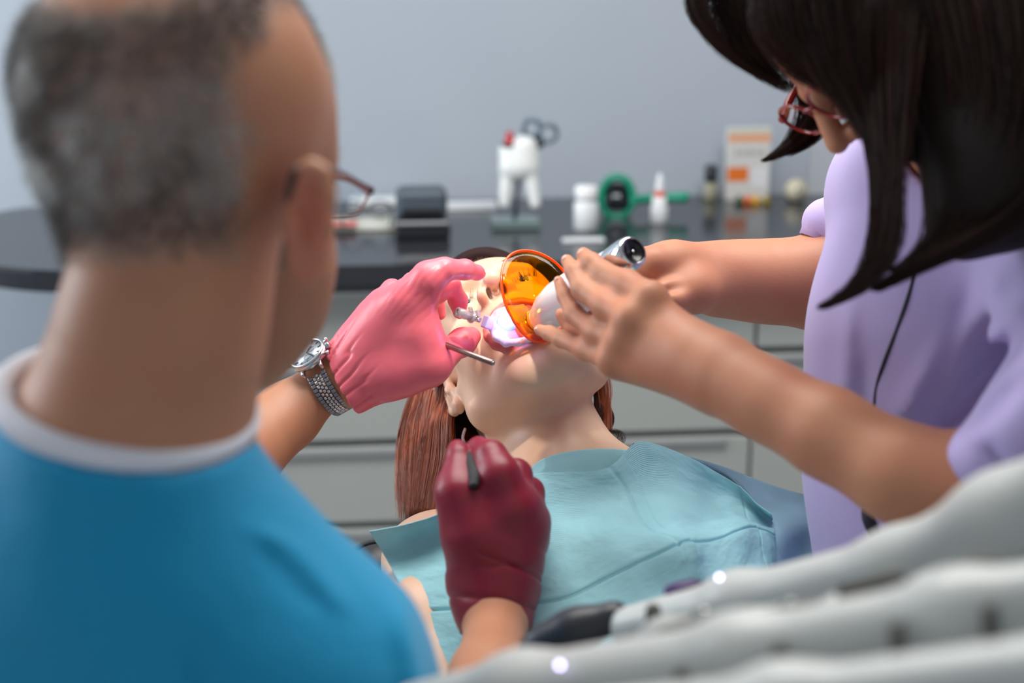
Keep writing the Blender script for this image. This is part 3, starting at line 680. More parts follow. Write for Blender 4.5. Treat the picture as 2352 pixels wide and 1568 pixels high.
sheet('side_drape', [[(1480, 1022, 1.345), (1610, 1062, 1.37), (1740, 1098, 1.385), (1850, 1130, 1.39), (1872, 1150, 1.38)],
                     [(1560, 1080, 1.36), (1680, 1110, 1.37), (1772, 1185, 1.335), (1850, 1200, 1.36), (1885, 1215, 1.36)],
                     [(1640, 1200, 1.35), (1720, 1220, 1.34), (1782, 1250, 1.30), (1850, 1275, 1.335), (1895, 1290, 1.34)],
                     [(1650, 1350, 1.34), (1730, 1360, 1.30), (1795, 1390, 1.26), (1860, 1400, 1.30), (1910, 1400, 1.32)]], 70, 60, mat('bib_paper_shaded', lin((164, 206, 226)), .7, spec=.25, extra=ribs), bib,  # same paper as the sheet, shade of the side put into the colour
      disp=lambda u, v: .004 * np.sin(7 * u + 8 * v))
vobj('clip', tube([P(1452, 1040, 1.355), P(1460, 1022, 1.35)], .0032, 8, n=5), M_blk, bib)
vobj('neck_chain', tube([P(1458, 1024, 1.35), P(1440, 1030, 1.42), P(1400, 1032, 1.50)], .001, 6, n=10), M_alu, bib)
# ================================================================ the man in teal scrubs, seen from behind
M_skin_m = mat('tanned_skin', lin((184, 128, 96)), .5, sss=.1, noise=(30, lin((178, 112, 84)), .35), bump=(350, .2, .0006), attr=True)
M_teal = mat('teal_scrub_cloth', lin((0, 146, 192)), .85, sheen=.2, noise=(900, lin((0, 128, 176)), .4), bump=(25, .35, .006))
M_tee = mat('white_cotton', lin((226, 226, 234)), .8)
M_pink = mat('pink_latex', lin((238, 108, 122)), .38, sss=.06, bump=(70, .3, .0012, (1, 1, 1)))
dn = Body(.03)
dn.pe(405, 215, .80, 342, 345, 380, k=.0)
dn.pe(560, 300, .88, 200, 260, 200, k=.05)                                  # temple and brow
dn.pc([(405, 420, .80, 255), (398, 640, .80, 210)], .03)
dn.pc([(398, 640, .80, 210), (362, 800, .80, 222), (320, 960, .81, 275)], .02)
dn.pc([(600, 420, .90, 146), (628, 600, .91, 118), (618, 710, .92, 98), (560, 800, .93, 78), (500, 850, .93, 70)], .03)     # cheek and jaw
dn.pc([(470, 860, .86, 95), (455, 1060, .86, 105)], .03)
# torso and shoulders under the cloth
dn.pc([(-160, 1090, .84, 90), (330, 1150, .84, 140), (560, 1410, .84, 90), (740, 1560, .84, 100)], .04)
dn.pe(330, 1600, .86, 500, 380, 200, k=.06)
# left arm reaching round to the patient
dn.pc([(60, 1120, .95, 90), (250, 1270, 1.05, 95), (420, 1170, 1.20, 104)], .04)
dn.pc([(420, 1170, 1.20, 104), (560, 1040, 1.29, 90), (660, 955, 1.335, 76), (757, 874, 1.350, 54), (805, 860, 1.35, 52)], .008)
# right arm: sleeve, forearm rising to the maroon glove
dn.pc([(740, 1530, .84, 100), (850, 1700, .86, 95), (1040, 1740, .92, 90)], .04)
dn.pc([(1040, 1740, .92, 100), (1125, 1560, 1.06, 84), (1138, 1440, 1.145, 70)], .02)
hands = {}
def lefthand():
    b = Body(.010); fl = None
    w = (800, 862, 1.342)
    for q in [(( *w, 52), (905, 720, 1.315, 40)), ((*w, 54), (935, 690, 1.305, 42)), ((805, 845, 1.345, 50), (882, 700, 1.325, 36)), ((800, 840, 1.35, 48), (862, 730, 1.34, 34)),
              ((810, 872, 1.335, 50), (965, 775, 1.31, 50)), ((815, 885, 1.335, 46), (930, 862, 1.315, 48))]: b.pc(list(q), .02)
    b.pc([(935, 690, 1.305, 43), (985, 640, 1.295, 36), (1022, 618, 1.295, 27)], .012)                     # index
    b.pc([(1022, 618, 1.295, 26), (1068, 619, 1.31, 23), (1096, 626, 1.325, 17), (1106, 629, 1.33, 10)], .004)
    b.pc([(925, 720, 1.32, 38), (1000, 668, 1.325, 28), (1036, 655, 1.335, 22)], .008)                     # middle
    b.pc([(1036, 655, 1.335, 22), (1052, 690, 1.35, 22), (1056, 716, 1.358, 17)], .004)
    b.pc([(895, 700, 1.33, 34), (950, 650, 1.36, 24), (1000, 670, 1.39, 20), (1010, 720, 1.40, 16)], .006)  # ring, little finger tucked behind
    b.pc([(866, 700, 1.345, 30), (900, 664, 1.37, 22), (950, 690, 1.395, 18), (965, 730, 1.40, 15)], .006)
    b.pc([(900, 860, 1.318, 46), (985, 835, 1.31, 44), (1022, 812, 1.325, 31)], .014)                        # thumb
    b.pc([(1022, 812, 1.325, 31), (1062, 785, 1.345, 30), (1083, 772, 1.355, 22)], .008)
    b.pc([(965, 700, 1.305, 34), (968, 770, 1.305, 32), (985, 830, 1.31, 38)], .016)                         # web
    return b
lh = lefthand()
b = lh.clone(0)
b.pc([(772, 868, 1.347, 66), (800, 862, 1.342, 62)], .008); b.pc([(766, 828, 1.365, 22), (800, 905, 1.325, 40), (815, 918, 1.32, 22)], .010)
wr = CV(.87, .49, .14); wr /= np.linalg.norm(wr)
def cuffw(X):                                            # gathered folds of the cuff
    q = X - P(797, 869, 1.345); t = q @ wr; a = np.arctan2(q @ CV(-.3, .5, .8), q @ CV(.4, -.7, .55)); m = 1 - sst(.006, .050, t)
    f = fbm(np.stack([a * 5 + t * 22, t * 14, a * 0], 1) + 9, 2)
    g = np.abs(np.sin(a * 9 - t * 60 + 3 * f)); q2 = X - P(960, 700, 1.3); u = q2 @ CV(.75, -.6, .1); v = q2 @ CV(.6, .75, 0); wr2 = np.exp(-((v - .012) / .03) ** 2 - (u / .035) ** 2)
    return m * (.0011 - .0026 * (1 - g) ** 3) + .0008 * (fbm(X * 60, 2) - .45) - .0006 * wr2 * (1 - np.abs(np.sin(u * 520 + 5 * fbm(X * 70, 2)))) ** 2
b.disp = cuffw; b.dm = .003; b.plane(P(797, 869, 1.345), -wr, .0008)
V, F = b.mesh(.0012, 1)
glvL = (V, F)
def righthand(b):
    b.pc([(1136, 1420, 1.155, 72), (1130, 1330, 1.175, 82), (1128, 1250, 1.175, 92)], .02)
    b.pc([(1130, 1330, 1.175, 80), (1175, 1170, 1.160, 62)], .02).pc([(1150, 1320, 1.175, 70), (1205, 1210, 1.175, 56)], .02).pc([(1140, 1300, 1.175, 72), (1085, 1210, 1.165, 60)], .02)
    b.pc([(1085, 1215, 1.160, 62), (1052, 1130, 1.160, 42), (1052, 1075, 1.170, 31)], .02)                    # thumb
    b.pc([(1052, 1075, 1.170, 31), (1052, 1045, 1.177, 27), (1050, 1030, 1.181, 22)], .004)
    b.pc([(1165, 1160, 1.160, 56), (1146, 1090, 1.155, 42), (1128, 1046, 1.165, 35)], .012)                      # index
    b.pc([(1128, 1046, 1.165, 34), (1100, 1028, 1.187, 24), (1080, 1036, 1.197, 20)], .005)
    b.pc([(1195, 1160, 1.170, 44), (1185, 1090, 1.190, 34), (1140, 1080, 1.215, 26), (1095, 1090, 1.220, 20)], .008)
    b.pc([(1220, 1190, 1.180, 40), (1215, 1130, 1.210, 32), (1160, 1140, 1.235, 24), (1110, 1150, 1.230, 20)], .008)
    b.pc([(1222, 1240, 1.185, 38), (1225, 1190, 1.215, 30), (1180, 1190, 1.240, 24), (1130, 1200, 1.235, 20)], .008)
    return b
rh = righthand(Body(.012))
b = rh.clone(0); b.pc([(1136, 1440, 1.165, 78), (1132, 1340, 1.175, 84)], .015)
ar = P(1130, 1330, 1.175) - P(1138, 1450, 1.160); ar /= np.linalg.norm(ar)
def cuffr(X):
    q = X - P(1137, 1440, 1.165); t = q @ ar; m = 1 - sst(.02, .075, t); x = q @ RT
    f = fbm(np.stack([x * 30, t * 60, x * 0], 1) + 3, 2)
    return m * (.0012 - .0022 * (1 - np.abs(np.sin(t * 130 + x * 25 + 3.0 * f))) ** 3) - .0020 * np.exp(-((t - .047 + .4 * x) / .0014) ** 2) * (x > -.015) + .0008 * (fbm(X * 50, 2) - .45)
b.disp = cuffr; b.dm = .004; b.plane(P(1138, 1452, 1.165), -ar, .0008)
glvR = b.mesh(.0013, 1)
for src in (lh, rh):
    for q in src.clone(-.005).p: dn.p.append(q)
# ear
eM = MC @ np.array([[math.cos(.5), 0, math.sin(.5)], [0, 1, 0], [-math.sin(.5), 0, math.cos(.5)]])
dn.pc([(640, 440, .732, 26), (638, 530, .724, 34), (652, 615, .728, 38)], .016, op='sub')
dn.pe(706, 520, .762, 30, 116, 74, -3, k=.006, yaw=25)
er = [(676, 440), (692, 400), (716, 386), (742, 402), (752, 450), (746, 520), (730, 580), (716, 630), (702, 640)]
for a, c in zip(er[:-1], er[1:]): dn.cone(P(*a, .744), P(*c, .744), RM(19, .78), RM(18, .78), .006)
dn.pc([(676, 440, .744, 19), (670, 520, .742, 21), (680, 600, .744, 20), (702, 640, .746, 19)], .006)
dn.pe(722, 495, .728, 22, 78, 50, -6, k=.006, op='sub')
dn.pc([(716, 430, .747, 9), (708, 500, .749, 10), (700, 570, .748, 9)], .004)
V, F = dn.mesh(.0021)
N = normals(V, F)
pxd = lambda V: (1176 + ((V - CAM) @ RT) * FPX / ((V - CAM) @ FW), 784 - ((V - CAM) @ UP) * FPX / ((V - CAM) @ FW), (V - CAM) @ FW)
HC = P(405, 215, .80)
def scalp(V):                                            # where hair grows, in directions from the skull's centre
    q = (V - HC); x = q @ RT; y = q @ UP; z = -(q @ FW)       # right, up, towards the viewer
    n = (fbm(V * 35, 3) - .44) * .06
    m = sst(-.104, -.075, y + n * .6) * (1 - sst(.030, .058, x - .35 * y * (y > 0) + n * .5 - .25 * np.maximum(-z, 0)))       # nape .. temple
    m2 = sst(-.095, -.07, y) * sst(.0, .02, -x)
    bald = (1 - sst(.026, .05, np.hypot((x + .018) / 1.25, (y - .052 + .3 * (z < .0)) / .7) + n * .35))
    near = (np.linalg.norm(q, axis=1) < .13) * (y < .14)
    tuft = sst(.058, .066, y) * sst(-.01, .02, x) * .75
    return np.clip(np.maximum(np.maximum(m, m2 * (z < .05)), tuft * (x < .07)) * (1 - bald * .95), 0, 1) * near
ms = scalp(V); px_, py_, d_ = pxd(V)
c = np.tile(lin((184, 128, 96)), (len(V), 1)); mm_ = (ms * .62)[:, None]; c = c * (1 - mm_) + np.array(lin((140, 134, 130))) * mm_
er_ = (np.hypot(px_ - 706, (py_ - 520) / 2.6) < 52) & (d_ < .84); c[er_] = c[er_] * .45 + np.array(lin((206, 104, 88))) * .55
den = vobj('person', (V, F), M_skin_m, cols=c, label='balding grey-haired man in teal scrubs seated with his back to the viewer', cat='person')
# short grey hair
sel = np.where((ms > .04) & (N @ FW < .35))[0]; n = 17000
k = rng.choice(sel, n * 2, p=ms[sel] / ms[sel].sum())[:n]; p0 = V[k] + rng.normal(0, .0008, (n, 3)); nn = N[k]
cl = fbm(p0 * 40, 3); dr = nn * .9 - UP * (.55 + .3 * cl[:, None]) + RT * ((cl - .44) * 2)[:, None] + rng.normal(0, .25, (n, 3)); dr /= np.linalg.norm(dr, axis=1)[:, None]
ln = rng.uniform(.005, .010, n)[:, None] * (.5 + .5 * ms[k][:, None]); tt = np.cross(dr, rng.normal(0, 1, (n, 3))); tt /= np.linalg.norm(tt, axis=1)[:, None]; bb = np.cross(dr, tt); r0 = .00028
Vh = np.stack([p0 + tt * r0, p0 - tt * r0 * .5 + bb * r0, p0 - tt * r0 * .5 - bb * r0, p0 + dr * ln + tt * r0 * .5, p0 + dr * ln - tt * r0 * .5], 1)
Fh = (np.arange(n) * 5)[:, None, None] + np.array([[0, 1, 4, 3], [1, 2, 4, 4], [2, 0, 3, 4]])[None]
Vh = np.concatenate([Vh, (p0 + dr * ln)[:, None]], 1); Fh = (np.arange(n) * 6)[:, None, None] + np.array([[0, 1, 4, 3], [1, 2, 5, 4], [2, 0, 3, 5]])[None]
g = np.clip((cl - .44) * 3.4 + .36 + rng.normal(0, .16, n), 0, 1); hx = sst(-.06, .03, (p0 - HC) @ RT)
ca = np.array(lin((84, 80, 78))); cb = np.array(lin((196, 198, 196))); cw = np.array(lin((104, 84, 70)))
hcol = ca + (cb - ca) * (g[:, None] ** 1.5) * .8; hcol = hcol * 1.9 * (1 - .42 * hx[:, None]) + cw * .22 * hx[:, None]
hcol = np.repeat(hcol, 6, 0)
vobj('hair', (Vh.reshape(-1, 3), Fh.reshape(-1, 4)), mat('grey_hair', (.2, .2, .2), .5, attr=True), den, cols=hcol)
vobj('glove', glvL, M_pink, den, label='bright pink latex glove on the left hand')
vobj('glove', glvR, mat('maroon_latex', lin((134, 24, 46)), .42, sss=.05, bump=(60, .3, .0012)), den, label='maroon latex glove on the right hand')
# scrub top: a cloth shell round torso, shoulders and sleeves
sc_ = Body(.03)
sc_.pc([(-180, 1085, .84, 150), (160, 1180, .83, 158), (400, 1235, .83, 150), (575, 1435, .83, 180), (735, 1560, .83, 196)], .05)
sc_.pc([(330, 1210, .82, 296), (300, 1030, .805, 281)], .04)
sc_.pe(310, 1620, .84, 560, 440, 290, k=.08)
sc_.pc([(735, 1560, .83, 196), (850, 1740, .85, 170)], .05)
sc_.pc([(-60, 1060, .88, 150), (120, 1180, .98, 130), (300, 1230, 1.05, 120)], .05)
def cl(X):
    px, py, d = pxd(X); u = (px - 560) * .8 + (py - 1250) * .6; v = -(px - 560) * .6 + (py - 1250) * .8
    w = .0045 * np.exp(-((v + 40 + 18 * np.sin(u / 60)) / 22) ** 2) * sst(-60, 60, u) * (1 - sst(230, 330, u)) * 1.0
    w -= .0015 * np.exp(-((v + 5 + 14 * np.sin(u / 45 + 1)) / 20) ** 2) * sst(-60, 60, u) * (1 - sst(230, 330, u))
    w -= .007 * np.exp(-((px - 470 - (py - 1568) * .35) / 30) ** 2) * sst(1440, 1560, py)
    w += .006 * np.exp(-((px - 930 - (py - 1450) * .25) / 28) ** 2) * sst(1330, 1450, py)
    return w * (d < .95) + .010 * (fbm(X * 9, 2) - .4)
sc_.disp = cl; sc_.dm = .016
inner = sc_.clone(-.014); inner.disp = cl
nk = Body(.0); 
def scrub(X, cull=None):
    a = sc_.ev(X, cull); bq = inner.ev(X, cull); d = np.maximum(a, -bq)
    q = X - P(330, 880, .80); ax = CV(.20, .91, .36); ax /= np.linalg.norm(ax); h = q @ ax; r = np.linalg.norm((q - h[:, None] * ax) / np.array([1.0, 1.0, 1.0]), axis=1)
    x = (X - P(330, 880, .80)) @ RT
    nc = np.maximum(r - .077, -(h + .020)) ; top = -(h + .030) + .0
    return np.maximum(d, -np.minimum(nc, 9))
lo = P(-250, 1700, .85) - np.array([.05, .22, .1]); hi = P(1010, 900, .9) + np.array([.05, .28, .1])
V, F = sc_.mesh(.0042, 2, fn=scrub, bounds=(lo, hi))
vobj('scrub_top', (V, F), M_teal, den)
# white undershirt collar
def nring(h, r, n=60):
    o = P(296, 880, .805); ax = CV(.20, .91, .36); ax /= np.linalg.norm(ax); u = RT - ax * (RT @ ax); u /= np.linalg.norm(u); v = np.cross(ax, u); a = np.linspace(0, 2 * math.pi, n + 1)[:-1]
    return o + ax * h + r * (np.cos(a)[:, None] * u + np.sin(a)[:, None] * v)
vobj('undershirt_collar', tube(nring(-.012, .0685), .0075, 10, True), M_tee, den)

# ---------------------------------------------------------------- eyeglasses
eg = empty('eyeglasses', P(760, 400, .84), label='thin brown-framed eyeglasses worn by the man in teal', cat='eyeglasses')
M_frb = mat('brown_frame', lin((58, 34, 30)), .35); M_frr = mat('copper_rim', lin((150, 104, 92)), .25, .8)
vobj('temple', tube([P(664, 470, .742), P(668, 425, .738), P(686, 386, .742), P(730, 380, .765), P(790, 402, .90), P(846, 436, 1.0)], [RM(9, .8), RM(10, .8), RM(10, .8), RM(8, .8), RM(8, .9), RM(9, 1)], 8, n=40), M_frb, eg)
vobj('temple', tube([P(330, 420, 1.06), P(420, 440, 1.10), P(560, 450, 1.10)], .0022, 8, n=10), M_frb, eg)
vobj('hinge', tube([P(834, 428, .99), P(852, 438, 1.0)], RM(10, 1), 8, n=4), M_frb, eg)
lz = [(846, 442, 1.0), (836, 470, 1.002), (820, 488, 1.004), (786, 497, 1.01), (740, 496, 1.02), (690, 480, 1.03), (680, 430, 1.03), (720, 405, 1.02), (790, 412, 1.005)]
q = np.array([P(*a) for a in lz]); qc = crom(np.vstack([q, q[:1]]), 60)[:-1]
rm = vobj('rim', tube(qc, .0011, 8, True), M_frr, eg)
def glassy(name, col, fac=.08, rough=.03, tr=True):
    m = D.materials.new(name); m.use_nodes = True; nt = m.node_tree; N = nt.nodes; L = nt.links; N.remove(N['Principled BSDF']); o = [x for x in N if x.type == 'OUTPUT_MATERIAL'][0]
    t = N.new('ShaderNodeBsdfTransparent'); t.inputs[0].default_value = tuple(col) + (1,); g = N.new('ShaderNodeBsdfGlossy'); g.inputs['Roughness'].default_value = rough
    x = N.new('ShaderNodeMixShader'); x.inputs[0].default_value = fac * .6; L.new(t.outputs[0], x.inputs[1]); L.new(g.outputs[0], x.inputs[2]); L.new(x.outputs[0], o.inputs[0]); return m
M_lens = glassy('clear_lens', (.95, .97, .98))
def lensmesh(q, bul=.002, th=.0012):
    c = q.mean(0); n = len(q); nr = np.cross(q[0] - c, q[n // 4] - c); nr /= np.linalg.norm(nr); Vs = []
    for r in (1.0, .8, .6, .4, .2, .02): Vs.append(c + (q - c) * r + nr * bul * (1 - r * r))
    A = np.concatenate(Vs); B = A + nr * th; F = []
    for i in range(5): 
        for j in range(n): F.append((i * n + j, i * n + (j + 1) % n, (i + 1) * n + (j + 1) % n, (i + 1) * n + j))
    F = np.array(F); m = len(A); rim = np.array([(j, j + m, (j + 1) % n + m, (j + 1) % n) for j in range(n)]); return np.vstack([A, B]), np.vstack([F, F[:, ::-1] + m, rim])
vobj('lens', lensmesh(qc), M_lens, rm)

# ---------------------------------------------------------------- steel wristwatch
WC = P(757, 874, 1.347); nW = CV(-.47, .67, .57); nW /= np.linalg.norm(nW); AX = wr - nW * (wr @ nW); AX /= np.linalg.norm(AX); TW = np.cross(AX, nW)
if TW @ (-FW) < 0: TW = -TW
M_ws = mat('polished_steel', lin((214, 214, 216)), .2, 1.0); M_wd = mat('brushed_steel', lin((150, 150, 154)), .32, 1.0)
wt = empty('wristwatch', WC, label='silver steel wristwatch with link bracelet on the wrist beside the pink glove', cat='watch')
ra, rb_ = .0290, .0325
def wp(t, off=0): return WC + nW * (math.cos(t) * (ra + off)) + TW * (math.sin(t) * (rb_ + off))
cc = WC + nW * (ra + .002)
vobj('case', lathe([(0, 0), (.0165, 0), (.0185, .002), (.0192, .0055), (.018, .0075), (0, .0075)], cc, nW, 40), M_ws, wt)
bz = vobj('bezel', lathe([(.0165, .0072), (.0185, .0075), (.0186, .0088), (.0168, .0098), (.016, .0085)], cc, nW, 40), M_ws, wt)
dl = vobj('dial', lathe([(0, .0078), (.0163, .0078), (.0163, .0074)], cc, nW, 40), mat('watch_dial', lin((176, 180, 184)), .3, .5), wt)
M_hd = mat('watch_hand', lin((40, 40, 44)), .3, .5)
RW = np.stack([TW, np.cross(nW, TW), nW], 1)
bm = [boxm(cc + nW * .0082 + (TW * math.cos(a) + RW[:, 1] * math.sin(a)) * .0135, (.0028, .0008, .0005), np.stack([TW * math.cos(a) + RW[:, 1] * math.sin(a), -TW * math.sin(a) + RW[:, 1] * math.cos(a), nW], 1)) for a in np.arange(12) * math.pi / 6]
bmobj('hour_marks', bm, M_hd, dl)
for a, l in ((.6, .012), (2.4, .008)):
    u = TW * math.cos(a) + RW[:, 1] * math.sin(a); bmobj('hand', boxm(cc + nW * .0086 + u * l / 2, (l, .0011, .0004), np.stack([u, np.cross(nW, u), nW], 1)), M_hd, dl)
for u, v in ((.006, 0), (-.003, .0052), (-.003, -.0052)):
    vobj('subdial', lathe([(.0034, 0), (.0037, .0003), (.0034, .0005), (.0031, .0003)], cc + nW * .0080 + TW * u + RW[:, 1] * v, nW, 20), M_wd, dl)
vobj('crystal', lathe([(0, .0096), (.010, .0096), (.0165, .009)], cc, nW, 40), M_lens, wt)
cr = AX
vobj('crown', lathe([(0, 0), (.0032, 0), (.0034, .001), (.0034, .0035), (.003, .0042), (0, .0042)], cc + nW * .004 + cr * .0185, cr, 16), M_ws, wt)
for s in (-.0085, .0085):
    u = cr * math.cos(s * 60) + TW * math.sin(s * 60); vobj('pusher', lathe([(0, 0), (.0014, 0), (.0014, .003), (.0022, .0032), (.0022, .005), (0, .005)], cc + nW * .004 + u * .0185, u, 12), M_ws, wt)
for s in (-1, 1):
    for k in (-1, 1): bmobj('lug', boxm(cc + nW * .001 + TW * s * .017 + AX * k * .0098, (.010, .003, .006), np.stack([TW, AX, nW], 1), .001), M_ws, wt, sm=True)
bs, bc, M_ = [], [], 40
for i in range(M_):
    t = .56 + (2 * math.pi - 1.12) * (i + .5) / M_; c0 = wp(t, .0012); tg = wp(t + .01) - wp(t - .01); tg /= np.linalg.norm(tg); nr = np.cross(tg, AX); nr *= np.sign(nr @ (c0 - WC)); R = np.stack([tg, AX, nr], 1)
    wd = .0100 - .0018 * math.sin(t / 2) * 0
    for s in (-1, 1): bs.append(boxm(c0 + AX * s * .0072, (.0038, .0046, .0026), R, .0009, 2))
    for s in (-1, 0, 1): bc.append(boxm(c0 + AX * s * .0031 + tg * (.0022 if s else 0), (.0034, .0029, .0030), R, .0010, 2))
bmobj('bracelet_outer_links', bs, M_wd, wt); bmobj('bracelet_inner_links', bc, M_ws, wt)
bmobj('clasp', boxm(wp(2.75, .0015), (.020, .018, .003), np.stack([AX, np.cross(AX, (wp(2.75) - WC) / .03), (wp(2.75) - WC) / np.linalg.norm(wp(2.75) - WC)], 1), .001), M_wd, wt)

# ---------------------------------------------------------------- tools held in the gloves
mh = empty('mirror_handle', P(1130, 832, 1.27), label='slim hexagonal steel instrument handle held by the pink glove', cat='dental instrument')
vobj('handle', tube([P(1131, 833, 1.265), P(1060, 806, 1.29), P(985, 777, 1.315), P(940, 760, 1.33)], RM(7.2, 1.27), 6, n=4), mat('satin_steel', lin((150, 126, 122)), .35, 1.0), mh, sm=False)
vobj('handle_end', lathe([(0, 0), (RM(4.5, 1.27), 0), (RM(5, 1.27), .0015), (0, .002)], P(1131, 833, 1.265), P(1131, 833, 1.265) - P(1060, 806, 1.29), 12), M_wd, mh)
pr_ = empty('hand_instrument', P(1085, 1090, 1.155), label='black knurled dental instrument pinched in the maroon glove', cat='dental instrument')
pts = [P(1066, 1018, 1.187), P(1078, 1050, 1.170), P(1090, 1090, 1.150), P(1088, 1118, 1.140)]
vobj('grip', tube(pts, [RM(6, 1.175), RM(12, 1.165), RM(15, 1.145), RM(11, 1.21)], 12, n=30), mat('black_rubber', (.012, .012, .014), .55, bump=(900, .8, .001)), pr_)
vobj('shaft', tube([P(1068, 985, 1.29), P(1063, 1004, 1.275), P(1067, 1020, 1.262)], RM(3.2, 1.27), 8, n=8), M_ws, pr_)
# ================================================================ the woman in the lilac tunic
M_skin_w = mat('light_skin', lin((194, 134, 102)), .55, sss=.12, noise=(22, lin((188, 106, 82)), .4), bump=(300, .2, .0006))
M_lil = mat('lilac_cloth', lin((184, 168, 216)), .8, sheen=.2, noise=(500, lin((174, 158, 206)), .4), bump=(900, .1, .0004))
M_pipe = mat('dark_piping', lin((26, 24, 40)), .6)
def frame(f, u):
    f = np.array(f, float); f /= np.linalg.norm(f); u = np.array(u, float); u -= f * (u @ f); u /= np.linalg.norm(u)
    return MC @ np.stack([np.cross(f, u), f, u], 1)
AM = frame((-.50, -.84, .12), (-.84, .52, .10)); AO = P(2050, 38, 1.13)
def A(x, y, z): return AO + AM @ np.array([x, y, z], float)
as_ = Body(.018)
as_.ell(A(0, -.010, .045), (.074, .094, .076), AM).ell(A(0, .030, .0), (.058, .056, .085), AM)
for s in (-1, 1):
    as_.cone(A(s * .054, .004, -.02), A(s * .050, .006, -.058), .016, .016, .02); as_.cone(A(s * .050, .006, -.058), A(s * .012, .062, -.092), .016, .015, .02)
    as_.ell(A(s * .044, .052, -.006), (.020, .022, .016), AM, k=.018); as_.ell(A(s * .033, .096, .022), (.016, .015, .010), AM, k=.012, op='sub')
    as_.ell(A(s * .0315, .0715, .019), (.0145, .0140, .0140), AM, k=.005); as_.ell(A(s * .0115, .097, -.018), (.0075, .010, .0085), AM, k=.006)
    as_.ell(A(s * .075, -.006, 0), (.006, .016, .028), AM, k=.006)
as_.cone(A(0, .086, .026), A(0, .112, -.012), .0072, .0092, .008)
as_.cone(A(-.016, .094, -.048), A(.016, .094, -.048), .0045, .0045, .006); as_.cone(A(-.014, .092, -.057), A(.014, .092, -.057), .005, .005, .005)
as_.cone(A(0, -.02, -.03), P(2270, 380, 1.18), .055, .060, .03)
as_.pc([(2240, 560, 1.24, 150), (2260, 1000, 1.25, 210)], .05).pc([(2000, 520, 1.36, 60), (2260, 480, 1.24, 110), (2480, 640, 1.06, 110)], .05)
# near arm
as_.pc([(2500, 660, 1.08, 90), (2440, 930, 1.0, 95), (2190, 1136, 1.00, 98)], .03)
as_.pc([(2190, 1130, 1.00, 98), (2060, 1082, 1.01, 94), (1900, 992, 1.04, 86), (1760, 918, 1.07, 75), (1665, 864, 1.092, 64), (1590, 815, 1.105, 56)], .03)
def nearhand(b):
    w = (1652, 855, 1.10)
    for m, r in (((1495, 690, 1.135), 32), ((1450, 735, 1.135), 30), ((1432, 782, 1.145), 28), ((1412, 826, 1.155), 26)):
        b.pc([(*w, 56), (*m, r)], .02)
    b.pc([(1640, 870, 1.10, 50), (1440, 840, 1.155, 30)], .02)
    F4 = [[(1495, 680, 1.135, 34), (1440, 652, 1.165, 30), (1385, 628, 1.19, 28)], [(1385, 628, 1.19, 28), (1360, 604, 1.20, 23), (1340, 584, 1.215, 17)],
          [(1448, 730, 1.135, 31), (1390, 702, 1.165, 27), (1338, 664, 1.19, 26)], [(1338, 664, 1.19, 25), (1318, 624, 1.205, 20), (1302, 598, 1.218, 15)],
          [(1430, 782, 1.145, 28), (1370, 762, 1.175, 24), (1318, 722, 1.20, 23)], [(1318, 722, 1.20, 22), (1298, 680, 1.215, 18), (1283, 645, 1.228, 13)],
          [(1405, 830, 1.158, 26), (1345, 802, 1.19, 22), (1290, 778, 1.22, 20)], [(1290, 778, 1.22, 20), (1262, 765, 1.24, 17), (1238, 757, 1.255, 13)]]
    for i, f in enumerate(F4): b.pc(f, .009 if i % 2 == 0 else .004)
    for m in ((1495, 678, 1.124), (1448, 730, 1.124), (1430, 782, 1.135), (1405, 828, 1.149)): b.pe(*m, 20, 18, 12, k=.016)      # knuckles
    b.pc([(1600, 840, 1.125, 50), (1450, 830, 1.20, 34), (1360, 790, 1.24, 24)], .014); b.pc([(1360, 790, 1.24, 24), (1318, 762, 1.25, 21), (1290, 722, 1.255, 16)], .005)   # thumb
    return b
nearhand(as_)
# far arm and hand cradling the device from behind
as_.pc([(2150, 560, 1.30, 110), (1990, 640, 1.38, 110), (1880, 648, 1.385, 96), (1750, 646, 1.37, 80), (1665, 640, 1.355, 68), (1600, 628, 1.34, 60)], .03)
as_.pc([(1640, 640, 1.35, 60), (1545, 612, 1.32, 50), (1500, 606, 1.30, 42)], .02); as_.pc([(1640, 660, 1.34, 52), (1590, 668, 1.305, 46), (1530, 690, 1.28, 34), (1470, 690, 1.27, 26)], .015)
for k, y in enumerate((600, 628, 655, 680)):
    as_.pc([(1520, y - 8, 1.32, 30), (1455, y - 8, 1.325, 24), (1395, y + 6, 1.318, 21)], .006); as_.pc([(1395, y + 6, 1.318, 21), (1372, y + 22, 1.30, 18), (1362, y + 34, 1.285, 14)], .004)
as_.pe(1548, 660, 1.272, 34, 9, 12, 24, k=.010, op='sub')
V, F = as_.mesh(.0018)
asn = vobj('person', (V, F), M_skin_w, label='dark-haired woman in a lilac tunic leaning in from the right with the curing light', cat='person')
# nails
M_nail = mat('nail', lin((244, 196, 178)), .4)
for x, y, d, r, a in ((1334, 579, 1.2094, 11, 40), (1297, 593, 1.2130, 10, 60), (1279, 641, 1.2236, 8.5, 70), (1233, 755, 1.2506, 8, 10)):
    b = Body(0); b.pe(x, y, d, r * .85, r * .65, 4, a); vobj('fingernail', b.mesh(.0012, 1), M_nail, asn)
